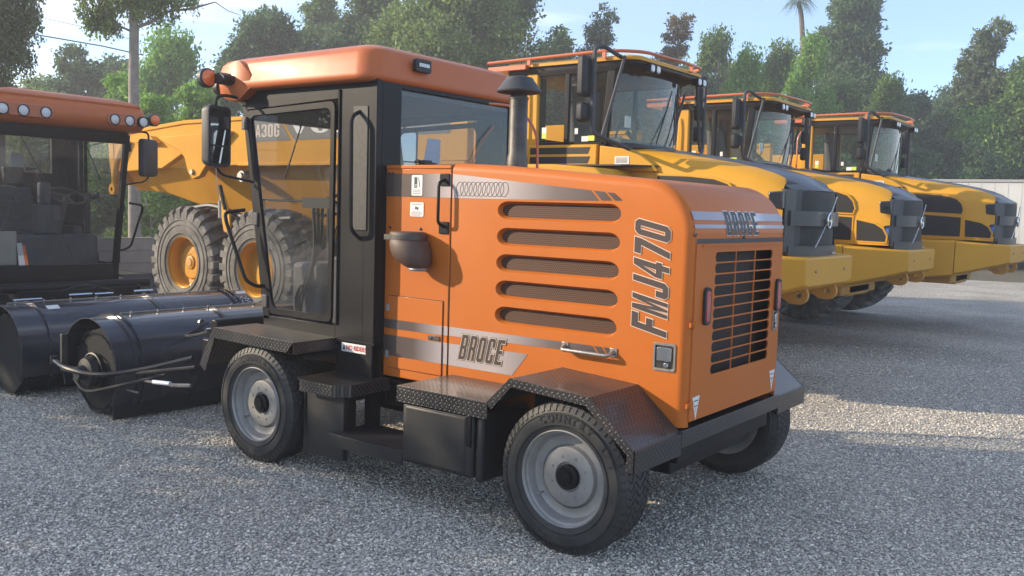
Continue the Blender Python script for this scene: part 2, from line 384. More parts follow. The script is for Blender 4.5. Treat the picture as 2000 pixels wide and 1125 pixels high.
def arc(cx, cy, r, a0, a1, n): return [(cx+r*math.cos(rad(a0+(a1-a0)*i/n)), cy+r*math.sin(rad(a0+(a1-a0)*i/n))) for i in range(n+1)]
def smooth_path(pts, r, n=5):
    """round the corners of a polyline"""
    P = [Vector(p) for p in pts]; out = [P[0]]
    for i in range(1, len(P)-1):
        a, b, c = P[i-1], P[i], P[i+1]; d = min(r, (b-a).length*.48, (c-b).length*.48)
        s = b+(a-b).normalized()*d; e = b+(c-b).normalized()*d
        for k in range(n+1):
            t = k/n; out.append(s*(1-t)**2+b*2*t*(1-t)+e*t*t)
    out.append(P[-1]); return out
# ================================================================== ground
def gravel_mat():
    m = mat('gravel', (0.443, 0.443, 0.443), .85); n, l = nodes(m); b = n['Principled BSDF']; t = n.new('ShaderNodeTexCoord')
    no = n.new('ShaderNodeTexNoise'); no.inputs['Scale'].default_value = 14; no.inputs['Detail'].default_value = 2; l.new(t.outputs['Object'], no.inputs['Vector'])
    ad = n.new('ShaderNodeMix'); ad.data_type = 'VECTOR'; ad.inputs['Factor'].default_value = .02; l.new(t.outputs['Object'], ad.inputs['A']); l.new(no.outputs['Color'], ad.inputs['B'])
    def vor(sc, feat='F1'):
        v = n.new('ShaderNodeTexVoronoi'); v.feature = feat; v.inputs['Scale'].default_value = sc; v.inputs['Randomness'].default_value = 1; l.new(ad.outputs['Result'], v.inputs['Vector']); return v
    v1 = vor(72); v2 = vor(120)
    sep = n.new('ShaderNodeSeparateColor'); l.new(v1.outputs['Color'], sep.inputs[0])
    r = n.new('ShaderNodeValToRGB'); e = r.color_ramp.elements
    for _ in range(4): e.new(.5)
    for i, (p, c) in enumerate([(0, (0.177, 0.177, 0.179)), (.25, (0.310, 0.310, 0.313)), (.5, (0.427, 0.420, 0.413)), (.72, (0.517, 0.509, 0.494)), (.92, (0.634, 0.619, 0.590)), (1, (0.800, 0.800, 0.767))]): e[i].position = p; e[i].color = (*c, 1)
    l.new(sep.outputs[0], r.inputs['Fac'])
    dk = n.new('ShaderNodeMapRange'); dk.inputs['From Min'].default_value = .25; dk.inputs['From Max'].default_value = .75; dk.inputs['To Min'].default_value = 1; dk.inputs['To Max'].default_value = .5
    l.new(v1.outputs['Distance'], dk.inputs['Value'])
    lg = n.new('ShaderNodeTexNoise'); lg.inputs['Scale'].default_value = .6; lg.inputs['Detail'].default_value = 5; l.new(t.outputs['Object'], lg.inputs['Vector'])
    lr = n.new('ShaderNodeMapRange'); lr.inputs['From Min'].default_value = .3; lr.inputs['From Max'].default_value = .7; lr.inputs['To Min'].default_value = .72; lr.inputs['To Max'].default_value = 1.15; l.new(lg.outputs['Fac'], lr.inputs['Value'])
    md = n.new('ShaderNodeTexNoise'); md.inputs['Scale'].default_value = 22; md.inputs['Detail'].default_value = 3; md.inputs['Roughness'].default_value = .8; l.new(t.outputs['Object'], md.inputs['Vector'])
    mr = n.new('ShaderNodeMapRange'); mr.inputs['From Min'].default_value = .35; mr.inputs['From Max'].default_value = .65; mr.inputs['To Min'].default_value = .72; mr.inputs['To Max'].default_value = 1.28; l.new(md.outputs['Fac'], mr.inputs['Value'])
    m0 = n.new('ShaderNodeMath'); m0.operation = 'MULTIPLY'; l.new(mr.outputs[0], m0.inputs[0]); l.new(lr.outputs[0], m0.inputs[1])
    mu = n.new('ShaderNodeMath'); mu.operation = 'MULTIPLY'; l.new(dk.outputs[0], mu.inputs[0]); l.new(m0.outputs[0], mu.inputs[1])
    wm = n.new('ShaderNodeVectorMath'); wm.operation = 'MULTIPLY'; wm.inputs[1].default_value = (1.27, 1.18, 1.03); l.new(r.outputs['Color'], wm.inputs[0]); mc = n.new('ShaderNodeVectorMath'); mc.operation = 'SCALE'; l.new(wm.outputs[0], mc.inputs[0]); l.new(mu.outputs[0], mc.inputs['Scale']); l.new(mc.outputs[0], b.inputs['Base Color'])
    h = n.new('ShaderNodeMath'); h.operation = 'MULTIPLY_ADD'; h.inputs[1].default_value = -1; h.inputs[2].default_value = 1; l.new(v1.outputs['Distance'], h.inputs[0])
    h2 = n.new('ShaderNodeMath'); h2.operation = 'MULTIPLY_ADD'; h2.inputs[1].default_value = -.4; l.new(v2.outputs['Distance'], h2.inputs[0]); l.new(h.outputs[0], h2.inputs[2])
    bp = n.new('ShaderNodeBump'); bp.inputs['Strength'].default_value = 1; bp.inputs['Distance'].default_value = .008; l.new(h2.outputs[0], bp.inputs['Height']); l.new(bp.outputs[0], b.inputs['Normal'])
    return m
M['gravel'] = gravel_mat()
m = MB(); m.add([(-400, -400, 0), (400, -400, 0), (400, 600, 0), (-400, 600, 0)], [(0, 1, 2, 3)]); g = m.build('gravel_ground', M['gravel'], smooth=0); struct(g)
# loose stones standing out of the bed where the camera is close
def stone_mesh(seed):
    rng = random.Random(seed); m = MB(); t = (1+5**.5)/2; P = [(-1, t, 0), (1, t, 0), (-1, -t, 0), (1, -t, 0), (0, -1, t), (0, 1, t), (0, -1, -t), (0, 1, -t), (t, 0, -1), (t, 0, 1), (-t, 0, -1), (-t, 0, 1)]
    F = [(0, 11, 5), (0, 5, 1), (0, 1, 7), (0, 7, 10), (0, 10, 11), (1, 5, 9), (5, 11, 4), (11, 10, 2), (10, 7, 6), (7, 1, 8), (3, 9, 4), (3, 4, 2), (3, 2, 6), (3, 6, 8), (3, 8, 9), (4, 9, 5), (2, 4, 11), (6, 2, 10), (8, 6, 7), (9, 8, 1)]
    sx, sy, sz = rng.uniform(.8, 1.25), rng.uniform(.6, .9), rng.uniform(.4, .65)
    return [(p[0]*sx*rng.uniform(.75, 1.2)/1.9, p[1]*sy*rng.uniform(.75, 1.2)/1.9, p[2]*sz*rng.uniform(.75, 1.2)/1.9) for p in P], F
def stones():
    """one mesh of pebbles, thickest near the camera"""
    rs = np.random.RandomState(3); kinds = [stone_mesh(i) for i in range(8)]
    cx, cy = 2.479, -3.74; fw = np.array([-.601, .799]); rt = np.array([.799, .601])
    V = []; F = []; k = 0; cols = []
    NB = 210000
    d = 2.9+9.5*rs.rand(NB)**1.6; s = (rs.rand(NB)*2-1)*d*.62
    xy = np.array([cx, cy])[None]+fw[None]*d[:, None]+rt[None]*s[:, None]
    vv = [np.array(q[0]) for q in kinds]; ff = [np.array(q[1]) for q in kinds]
    ang = rs.rand(NB)*2*np.pi; sz = .0048+.0060*rs.rand(NB)**1.7; kk = rs.randint(0, 8, NB); tl = (rs.rand(NB)-.5)*.9
    for q in range(8):
        idx = np.where(kk == q)[0]; v = vv[q]; n = len(idx)
        a = ang[idx][:, None]; x = v[None, :, 0]; y = v[None, :, 1]; z = v[None, :, 2]
        t_ = tl[idx][:, None]; x2 = x*np.cos(t_)-z*np.sin(t_); z2 = x*np.sin(t_)+z*np.cos(t_)
        S = sz[idx][:, None]; X = (x2*np.cos(a)-y*np.sin(a))*S+xy[idx, 0][:, None]; Y = (x2*np.sin(a)+y*np.cos(a))*S+xy[idx, 1][:, None]; Z = z2*S+S*.22+.001
        V.append(np.stack([X, Y, Z], -1).reshape(-1, 3)); F.append((ff[q][None]+(np.arange(n)*12)[:, None, None]+k).reshape(-1, 3)); k += n*12
    V = np.concatenate(V); F = np.concatenate(F)
    me = bpy.data.meshes.new('gravel_stones'); me.vertices.add(len(V)); me.vertices.foreach_set('co', V.ravel().astype(np.float32))
    me.loops.add(F.size); me.loops.foreach_set('vertex_index', F.ravel().astype(np.int32)); me.polygons.add(len(F)); me.polygons.foreach_set('loop_start', np.arange(0, F.size, 3, dtype=np.int32)); me.update(calc_edges=True)
    me.polygons.foreach_set('use_smooth', np.ones(len(F), bool))
    m = mat('pebble', (0.354, 0.354, 0.354), .8); n_, l_ = nodes(m); g_ = n_.new('ShaderNodeNewGeometry'); r = n_.new('ShaderNodeValToRGB'); e = r.color_ramp.elements
    for _ in range(3): e.new(.5)
    for i, (p, c) in enumerate([(0, (0.192, 0.192, 0.199)), (.35, (0.368, 0.368, 0.368)), (.65, (0.487, 0.479, 0.472)), (.9, (0.619, 0.604, 0.576)), (1, (0.800, 0.800, 0.800))]): e[i].position = p; e[i].color = (*c, 1)
    l_.new(g_.outputs['Random Per Island'], r.inputs['Fac']); wm = n_.new('ShaderNodeVectorMath'); wm.operation = 'MULTIPLY'; wm.inputs[1].default_value = (1.27, 1.18, 1.03); l_.new(r.outputs['Color'], wm.inputs[0]); l_.new(wm.outputs[0], n_['Principled BSDF'].inputs['Base Color'])
    me.materials.append(m); o = bpy.data.objects.new('gravel_stones', me); COL.objects.link(o)
    tag(o, 'loose grey crushed stones lying on the gravel yard near the sweeper', 'gravel', kind='stuff')
stones()
# ================================================================== the orange sweeper
def wheel_parts(R, W, rr, rim_m, tyre_m, hub_m, deep=.05, style='road', lug=0):
    """one wheel built round the origin, axle along y, outer face towards -y at y=0: (wheel, tyre, hub, extras)"""
    m = MB()     # steel rim and disc
    m.lathe([(rr-.004, .012), (rr+.004, .0), (rr+.010, .006), (rr+.006, .022), (rr-.012, .03), (rr-.022, .05), (rr-.03, deep+.02), (rr-.05, deep+.03), (rr-.075, deep+.028),
             (rr*.70, deep+.036), (rr*.66, deep+.028), (rr*.63, deep+.012), (rr*.60, deep+.010), (rr*.32, deep+.010), (rr*.30, deep+.02), (.001, deep+.02)], (0, 0, 0), n=56)
    m.lathe([(rr+.004, .02), (rr-.03, W*.35), (rr-.03, W*.65), (rr+.004, W-.02), (rr+.008, W-.005), (rr-.02, W-.01), (rr-.05, W-.03), (rr-.06, W*.5), (.05, W*.45), (.001, W*.45)], (0, 0, 0), n=40)
    for k in range(8):
        a = 2*PI*(k+.5)/8; c = (rr*.44*math.cos(a), deep+.012, rr*.44*math.sin(a))
        m.lathe([(.001, -.006), (.008, -.006), (.009, .004)], c, n=6)
    a = rad(215); m.tube([((rr*.82)*math.cos(a), deep+.03, (rr*.82)*math.sin(a)), ((rr*.80)*math.cos(a), deep-.02, (rr*.80)*math.sin(a))], .006, 6)
    t = MB(); R_ = R; R = R if style == 'road' else R-.055
    sw = [(rr+.002, .014), (rr+.012, .002), (rr+.03, -.004), ((R+rr)/2-.01, -.012), ((R+rr)/2+.02, -.010), (R-.045, .0), (R-.024, .008), (R-.009, .022), (R-.008, .03)]
    prof = sw+[(R-.008, W*.5)]+[(r, W-y) for r, y in reversed(sw)]
    t.lathe(prof, (0, 0, 0), n=72)
    R = R_
    if style == 'road':
        nb = 58; ribs = [(.012, .050, .008), (.054, .088, .0), (.092, W-.092, 0), (W-.088, W-.054, .0), (W-.050, W-.012, .008)]
        for ri, (y0, y1, dr) in enumerate(ribs):
            for k in range(nb):
                a = 2*PI*(k+(.5 if ri % 2 else 0))/nb; da = 2*PI/nb*.40; sk = .012*(1 if ri % 2 else -1)/R
                vs = []
                for rr_ in (R-.012, R):
                    ym = (y0+y1)/2
                    for (yy, aa) in ((y0, -da-sk), (ym, -da+sk), (y1, -da-sk), (y1, da-sk), (ym, da+sk), (y0, da-sk)):
                        e = rr_-dr*(1 if (yy in (y0,) and ri == 0) or (yy in (y1,) and ri == 4) else 0)
                        vs.append((e*math.cos(a+aa), yy, e*math.sin(a+aa)))
                t.add(vs, [(0, 1, 2, 3, 4, 5), (6, 7, 8, 9, 10, 11)]+[(i, (i+1) % 6, (i+1) % 6+6, i+6) for i in range(6)])
        for k in range(nb):      # shoulder lugs biting into the sidewall
            for yy, s in ((.010, 1), (W-.010, -1)):
                a = 2*PI*k/nb; da = 2*PI/nb*.30
                vs = [(q*math.cos(a+b), yy+c*s, q*math.sin(a+b)) for q, c in ((R-.005, .004), (R-.036, -.012), (R-.036, .004), (R-.008, .02)) for b in (-da, da)]
                t.add(vs, [(0, 1, 3, 2), (2, 3, 5, 4), (4, 5, 7, 6), (6, 7, 1, 0), (0, 2, 4, 6), (1, 7, 5, 3)])
        for q in (R-.052, rr+.036): t.lathe([(q-.002, -.006), (q, -.0135), (q+.002, -.006)], (0, 0, 0), n=72)
    else:
        nb = lug
        for q, w_ in ((R-.19, .012), (R-.26, .006), (rr+.06, .012)): t.lathe([(q-w_, -.006), (q-w_*.5, -.020), (q+w_*.5, -.020), (q+w_, -.006)], (0, 0, 0), n=72)
        for k in range(nb):
            for s, y0 in ((1, 0.0), (-1, W)):
                a = 2*PI*(k+(.5 if s < 0 else 0))/nb; da = 2*PI/nb*.27; tw = 2*PI/nb*.55
                sec = [(0.0, R-.17, .02), (.0, R-.04, .03), (.05, R+.002, .02), (W*.30, R+.015, 0), (W*.52, R+.015, 0)]
                rings = []
                for i, (yy, q, ex) in enumerate(sec):
                    aa = a+tw*(yy/(W*.52))*s; y = y0+s*(yy-ex*.5)
                    q0 = q-.07 if i else q-.02; dd = da*(1.1 if yy < .1 else .8)
                    rings.append([(q0*math.cos(aa-dd), y+s*.02, q0*math.sin(aa-dd)), (q*math.cos(aa-dd*.85), y, q*math.sin(aa-dd*.85)),
                                  (q*math.cos(aa+dd*.85), y, q*math.sin(aa+dd*.85)), (q0*math.cos(aa+dd), y+s*.02, q0*math.sin(aa+dd))])
                t.loft(rings)
    h = MB()
    h.lathe([(rr*.27, deep+.02), (rr*.265, deep-.004), (rr*.23, deep-.012), (rr*.16, deep-.012), (rr*.15, deep-.022), (.001, deep-.024)], (0, 0, 0), n=24)
    return m.build('wheel', rim_m), t.build('tyre', tyre_m, smooth=30), h.build('hub', hub_m)
def place_wheel(proto, parent, loc, flip=False):
    """copies of the wheel and its sub-parts under the vehicle; loc in scene coordinates"""
    w = proto[0].copy(); COL.objects.link(w); w.parent = parent; w.location = Vector(loc)-ORG
    if flip: w.rotation_euler = (0, 0, PI)
    for q in proto[1:]:
        c = q.copy(); COL.objects.link(c); c.parent = w
    return w
def drop(objs):
    for o in objs: bpy.data.objects.remove(o)

SW = root('street_sweeper', (-1.15, 1.09, 0), 'orange street sweeper with black cab and step fenders, nearest machine in front', 'street sweeper')
YN, YF, R5 = .45, 1.72, .05
top = [(-1.14, 1.990), (-.75, 1.972), (-.35, 1.943), (0.0, 1.914)] + arc(.15, 1.612, .29, 88, 0, 12) + [(.44, 1.50), (.44, 1.20), (.44, .90), (.44, .64)]
def inset_path(path, d):
    out = []; n = len(path)
    for i in range(n):
        a = Vector(path[max(0, i-1)]); b = Vector(path[min(n-1, i+1)]); t = (b-a).normalized(); out.append((path[i][0]-t.y*-1*d*-1, path[i][1]) if False else (path[i][0]+t.y*d, path[i][1]-t.x*d))
    return out
def covering(mb, path, open_below=None):
    rings = []; K = 6
    for k in range(K+1):
        th = PI/2*k/K; rings.append((inset_path(path, R5*(1-math.sin(th))), YN+R5*(1-math.cos(th))))
    full = [[(p[0], y, p[1]) for p in pa] for pa, y in rings]
    far = [[(p[0], YF+YN-y, p[1]) for p in pa] for pa, y in rings][::-1]
    for grp in (full, far):
        n = len(grp[0])
        for i in range(len(grp)-1): mb.add(grp[i]+grp[i+1], [(j, j+1, j+1+n, j+n) for j in range(n-1)])
    a, b = full[-1], far[0]; n = len(a)
    fs = [(j, j+1, j+1+n, j+n) for j in range(n-1) if open_below is None or path[j][1] > open_below or path[j][0] < .43]
    mb.add(a+b, fs)
# --- engine cover with five pressed vents
m = MB(); covering(m, top, 1.615)
ip = inset_path(top, R5)
outline = [(p[0], p[1]) for p in ip]+[(-1.14, .60)] if False else [(-1.14, .60)]+[(p[0], p[1]) for p in ip]+[(ip[-1][0], .60)]
def slot(zc, g=0):
    x0, x1, h = -.795+g, .028-g, .052-g
    a = arc(x0+.075-g*.3, zc, 1, 90, 270, 8); L1 = [(x0+.075+(p[0]-x0-.075+g*.3)*(.075), zc+(p[1]-zc)*h) for p in a]
    a = arc(x1-.065, zc, 1, -90, 90, 8); L2 = [(x1-.065+(p[0]-x1+.065)*.065, zc+(p[1]-zc)*h) for p in a]
    return L1+L2
slots = [slot(1.716-.1515*i) for i in range(5)]
m.begin_flat(); sheet_with_holes(m, outline, slots, lambda u, v, d: (u, YN+d, v)); m.end_flat()
for i in range(5):
    zc = 1.716-.1515*i; L = [slot(zc), slot(zc, .002), slot(zc, .011), slot(zc, .013)]; D = [0, .003, .024, .034]
    m.loft([[(p[0], YN+d, p[1]) for p in lp] for lp, d in zip(L, D)], cap=False)
m.add([(p[0], YF, p[1]) for p in outline], [tuple(range(len(outline)))])
m.box(-1.139, .39, YN+.002, YN+.012, .56, .602); m.box(-1.139, .39, YF-.012, YF-.002, .56, .602)
for y0, y1 in ((YN+R5, .492), (1.673, YF-R5)): m.box(.40, .4405, y0, y1, .642, 1.615)
m.box(.36, .4395, .49, 1.675, 1.603, 1.63)
eng = m.build('engine_cover', M['orange'], SW, smooth=40)
m = MB()
for i in range(5):
    zc = 1.716-.1515*i; lp = slot(zc, .010); m.add([(p[0], YN+.033, p[1]) for p in lp], [tuple(range(len(lp)))])
each(m, 'vent_mesh', M['vent'], eng, smooth=0)
m = MB(); m.box(.33, .37, .50, 1.67, .66, 1.60); m.build('radiator', M['radiator'], SW)
m = MB(); m.box(-1.7, .40, YN+.03, YF-.03, .44, .60); m.box(-1.0, .3, .6, 1.6, .34, .45); m.build('chassis', M['black'], SW, bevel=.01)
# --- seam strip and front side panel with its small door
m = MB(); m.box(-1.697, -1.153, YN, YF, .632, 1.955); m.box(-1.698, -1.152, YN-.004, YF+.004, 1.952, 1.978)
m.build('side_panel', M['orange'], SW, bevel=.006)
m = MB(); m.box(-1.153, -1.140, YN+.010, YF-.010, .62, 1.96); m.build('panel_seam', mat('seam_shadow_gap', (.30, .07, .02), .6), SW)  # darker orange strip; the gap's shadow is put into its colour
m = MB(); m.box(-1.658, -1.190, YN-.0015, YN+.01, .688, 1.155); sd = m.build('small_door_gap_shade', M['ink'], SW)  # black sheet behind the door; its rim paints the shade of the gap
m = MB(); m.box(-1.654, -1.194, YN-.007, YN+.01, .692, 1.151)
door_s = m.build('small_door', M['orange'], SW, bevel=.002)
m = MB(); m.box(-1.304, -1.206, YN-.0125, YN, .905, .934); m.box(-1.29, -1.268, YN-.017, YN, .911, .928, 0); m.build('latch', M['stack'], door_s, bevel=.002)
m = MB()
for z in (1.075, .775): m.box(-1.672, -1.64, YN-.010, YN, z-.022, z+.022); m.tube([(-1.655, YN-.012, z-.024), (-1.655, YN-.012, z+.024)], .005, 6)
each(m, 'hinge', M['rim'], door_s)
m = MB()
for x, z in ((-1.672, 1.925), (-1.640, 1.925), (-1.655, 1.585), (-1.395, 1.585)):
    m.lathe([(.001, -.009), (.008, -.008), (.010, .0)], (x, YN, z), n=8)
each(m, 'panel_bolt', M['stack'], SW)
# --- decals
eps = .0016
def sidefn(x0, z0, y=YN, e=eps): return lambda u, v, d: (x0+u, y-e+d, z0+v)
def band(m, pts, e=eps, y=YN): m.add([(p[0], y-e, p[1]) for p in pts], [tuple(range(len(pts)))])
m = MB()
ut = lambda x: 1.925-(x+1.14)*.0895
band(m, [(-1.697, 1.924), (-1.153, 1.924), (-1.153, 1.780), (-1.697, 1.781)])
band(m, [(-1.139, 1.923), (-.55, ut(-.55)-.002), (-.165, ut(-.165)), (-.11, 1.783), (-.6, 1.779), (-1.139, 1.779)])
band(m, [(-.148, ut(-.15)), (-.078, ut(-.08)), (-.028, 1.785), (-.094, 1.784)]); band(m, [(-.062, ut(-.06)), (-.018, ut(-.02)), (.034, 1.786), (-.012, 1.785)])
for x0, x1, e in ((-1.697, -1.659, eps), (-1.654, -1.194, .009), (-1.188, -1.153, eps), (-1.139, 0, eps)):
    if x1 < 0:
        band(m, [(x0, 1.001), (x1, 1.001), (x1, .945), (x0, .942)], e); band(m, [(x0, .900), (x1, .899), (x1, .768), (x0, .768)], e)
band(m, [(-1.139, 1.001), (-.12, 1.003), (-.085, .962), (-1.139, .946)]); band(m, [(-.108, 1.003), (-.062, 1.003), (-.028, .963), (-.073, .962)]); band(m, [(-.050, 1.003), (-.014, 1.003), (.022, .965), (-.017, .963)])
band(m, [(-1.139, .899), (-.545, .905), (-.655, .767), (-1.139, .767)])
each(m, 'foil_stripe', M['foil'], SW, smooth=0)
m = MB()
for k in range(11):
    cx = -1.083+k*.0335; cz = 1.834; n = 20
    for i in range(n):
        a0, a1 = 2*PI*i/n, 2*PI*(i+1)/n
        m.add([(cx+q*.030*math.cos(a)+.004*math.sin(a), YN-.0030, cz+q2*.043*math.sin(a)) for a, q, q2 in ((a0, 1, 1), (a1, 1, 1), (a1, .91, .935), (a0, .91, .935))], [(0, 1, 2, 3)])
each(m, 'ring_print', M['ink'], SW, smooth=0)
def put_letters(name, text, w, h, gap, fn, shear, parent, g1, g2, lifts=(.0, .0012, .0024)):
    a = MB(); letters(a, text, w, h, gap, fn, shear, grow=g1, lift=-lifts[0]); o = a.build(name+'_edge', M['outline'], parent, smooth=0)
    b = MB(); letters(b, text, w, h, gap, fn, shear, grow=g2, lift=-lifts[1]); b.build(name+'_keyline', M['ink'], parent, smooth=0)
    c = MB(); letters(c, text, w, h, gap, fn, shear, lift=-lifts[2]); c.build(name, M['decal_dark'], parent, smooth=0)
SIDE = lambda x0, z0: (lambda u, v, d: (x0+u, YN-.0035+d, z0+v))
# small lettering edge: white band then dark body
def lettering(name, text, w, h, gap, fn, shear, parent, go, order='wd'):
    a = MB(); letters(a, text, w, h, gap, fn, shear, grow=go, lift=0); e = a.build(name, M['ink'] if order == 'dwd' else M['outline'], parent, smooth=0)
    if order == 'dwd':
        b = MB(); letters(b, text, w, h, gap, fn, shear, grow=go*.62, lift=-.001); b.build('letter_outline', M['outline'], e, smooth=0)
    c = MB(); letters(c, text, w, h, gap, fn, shear, lift=-.002); c.build('letter_fill', M['decal_dark'], e, smooth=0)
lettering('name_lettering', 'BROCE', .052, .152, .0165, SIDE(-1.062, .815), .22, SW, .0065, 'dwd')
lettering('number_lettering', 'FMJ470', .080, .205, .0165, lambda u, v, d: (.322-v, YN-.0035+d, 1.092+u), .22, SW, .0045)
# --- rear: curved skirt decals follow the bend
def rear_x(z): return .44 if z < 1.612 else .15+math.sqrt(max(0, .29**2-(z-1.612)**2))
def rearfn(y0, z0, lift): return lambda u, v, d: (rear_x(z0+v)+.002+lift-d, y0+u, z0+v)
m = MB()
for z0, z1 in ((1.698, 1.742), (1.656, 1.676)):
    for i in range(4):
        za, zb = z0+(z1-z0)*i/4, z0+(z1-z0)*(i+1)/4
        m.add([(rear_x(za)+.0018, YN+.03, za), (rear_x(za)+.0018, YF-.03, za), (rear_x(zb)+.0018, YF-.03, zb), (rear_x(zb)+.0018, YN+.03, zb)], [(0, 1, 2, 3)])
each(m, 'rear_stripe', M['foil_rear'], SW, smooth=0)
def slice_letters(name, text, w, h, gap, y0, z0, parent, grow, lift, mt):
    m = MB(); letters(m, text, w, h, gap, lambda u, v, d: (0, y0+u, z0+v), 0, grow=grow)
    m.v = [(rear_x(p[2])+lift, p[1], p[2]) for p in m.v]; return m.build(name, mt, parent, smooth=0)
DENSE[0] = .016
e = slice_letters('rear_lettering', 'BROCE', .068, .126, .023, .860, 1.620, SW, .0040, .0028, M['white'])
slice_letters('letter_fill', 'BROCE', .068, .126, .023, .860, 1.620, e, .0004, .0046, M['ink'])
DENSE[0] = None
m = MB(); m.box(.436, .4412, .497, 1.668, .648, 1.600); m2 = [p for p in m.v]
# --- rear door with grille openings
m = MB()
gx = [(.722, .984), (.991, 1.248), (1.255, 1.512)]; rows = 11; zt, zb = 1.535, .880; pitch = (zt-zb)/rows
holes = []
for r in range(rows):
    z1 = zt-pitch*r-.003; z0 = z1-pitch+.0075
    for c, (a, b) in enumerate(gx):
        if c == 0: lp = [(b, z0), (b, z1), (a+.018, z1), (a+.005, z1-.010), (a, (z0+z1)/2), (a+.005, z0+.010), (a+.018, z0)]
        elif c == 2: lp = [(a, z0), (b-.018, z0), (b-.005, z0+.010), (b, (z0+z1)/2), (b-.005, z1-.010), (b-.018, z1), (a, z1)]
        else: lp = [(a, z0), (b, z0), (b, z1), (a, z1)]
        holes.append(lp)
X0 = .440
sheet_with_holes(m, [(.497, .668), (1.667, .668), (1.667, 1.578), (.497, 1.578)], holes, lambda u, v, d: (X0+.006-d, u, v), .007)
m.box(X0, X0+.014, .56, 1.60, 1.562, 1.574)
rd = m.build('rear_door', M['orange'], SW, smooth=0)
m = MB(); m.box(.415, .4395, .493, 1.672, 1.578, 1.603); m.build('door_gap', M['ink'], SW)
m = MB()
for z in (1.17, .755): m.tube([(X0+.012, .492, z-.022), (X0+.012, .492, z+.022)], .010, 8); m.box(X0+.002, X0+.012, .455, .53, z-.012, z+.012)
each(m, 'hinge', M['orange'], rd)
def tail_light(y, z):
    m = MB(); o = rrect(y-.038, y+.038, z-.098, z+.098, .030); i = rrect(y-.025, y+.025, z-.085, z+.085, .022)
    m.loft([[(X0+.004, p[0], p[1]) for p in o], [(X0+.022, p[0], p[1]) for p in o], [(X0+.022, p[0], p[1]) for p in i], [(X0+.016, p[0], p[1]) for p in i]])
    t = m.build('tail_light', M['black_matte'], SW, bevel=.003); m = MB()
    m.loft([[(X0+.014, p[0], p[1]) for p in i], [(X0+.024, p[0], p[1]) for p in rrect(y-.022, y+.022, z-.082, z+.082, .02)]]); m.build('lens', M['red_lens'], t)
tail_light(.632, 1.255); tail_light(1.612, 1.257)
def paddle(fn, w, h, parent, name='paddle_latch'):
    m = MB(); o = rrect(0, w, 0, h, .012); i = rrect(.012, w-.012, .014, h-.014, .006)
    m.loft([[fn(p[0], p[1], 0) for p in o], [fn(p[0], p[1], .006) for p in o], [fn(p[0], p[1], .006) for p in i], [fn(p[0], p[1], -.004) for p in i]])
    t = m.build(name, M['steel'], parent, bevel=.0015); m = MB(); q = rrect(.022, w-.022, h*.36, h-.024, .006)
    m.loft([[fn(p[0], p[1], -.003) for p in q], [fn(p[0], p[1], .010) for p in q]])
    c = [(w*.60+.014*math.cos(a), h*.22+.014*math.sin(a)) for a in [2*PI*k/10 for k in range(10)]]
    m.loft([[fn(p[0], p[1], -.003) for p in c], [fn(p[0], p[1], .010) for p in c]]); m.build('paddle', M['chrome'], t, bevel=.002)
paddle(lambda u, v, d: (.252+u, YN-d, .920+v), .128, .146, SW)
paddle(lambda u, v, d: (X0+.006+d, 1.560+u, 1.045+v), .07, .125, rd, 'door_latch')
def tri_sticker(y, z):
    m = MB(); m.add([(X0+.0075, y-.042, z), (X0+.0075, y+.042, z+.004), (X0+.0075, y+.002, z-.125)], [(0, 1, 2)]); s = m.build('warning_sticker', M['white'], rd, smooth=0); m = MB()
    for a, b, c in ((-.026, .026, .018), (-.020, .020, .046)): m.box(X0+.0075, X0+.0082, y+a, y+b, z-c-.005, z-c)
    for k in range(3): m.box(X0+.0075, X0+.0082, y-.006+.004*(k % 2), y+.004+.003*(k % 2), z-.060-k*.010, z-.057-k*.010)
    m.build('print', M['ink'], s)
tri_sticker(.565, .790); tri_sticker(1.60, .800)
m = MB()
for y, z in ((.478, 1.625), (1.085, 1.597+.012), (1.69, 1.625)): m.lathe([(.001, .010), (.009, .009), (.010, 0)], (X0, y, z), axis='x', n=8)
each(m, 'rear_bolt', M['stack'], SW)
# --- stickers on the side panel
def side_sticker(x0, x1, z0, z1, name, kind):
    m = MB(); q = rrect(x0, x1, z0, z1, .008); m.add([(p[0], YN-.0032, p[1]) for p in q], [tuple(range(len(q)))]); s = m.build(name, M['white'], SW, smooth=0); m = MB(); y = YN-.0042
    B = lambda a, b, c, d: m.add([(a, y, c), (b, y, c), (b, y, d), (a, y, d)], [(0, 1, 2, 3)])
    w = x1-x0; h = z1-z0
    if kind == 'fuel':
        for a in (( .25, .52, .62, .90), (.25, .52, .38, .44), (.25, .30, .44, .60), (.47, .52, .44, .60), (.25, .52, .56, .62), (.34, .43, .47, .53), (.70, .76, .42, .62)): B(x0+a[0]*w, x0+a[1]*w, z0+a[2]*h, z0+a[3]*h)
        m.add([(x0+.60*w, y, z0+.86*h), (x0+.64*w, y, z0+.88*h), (x0+.78*w, y, z0+.60*h), (x0+.73*w, y, z0+.60*h)], [(0, 1, 2, 3)])
        for k in range(3): B(x0+.12*w, x0+.86*w, z0+(.26-.09*k)*h, z0+(.285-.09*k)*h)
    else:
        for z in (.90, .84, .36, .29, .22, .15, .08): B(x0+.1*w, x0+(.9 if z not in (.36, .08) else .78)*w, z0+z*h-.0015, z0+z*h)
        B(x0+.38*w, x0+.50*w, z0+.5*h, z0+.7*h); B(x0+.53*w, x0+.62*w, z0+.48*h, z0+.66*h)
    m.build('print', M['ink'], s, smooth=0)
side_sticker(-1.474, -1.384, 1.789, 1.915, 'fuel_sticker', 'fuel'); side_sticker(-1.483, -1.370, 1.660, 1.748, 'notice_sticker', 'text')
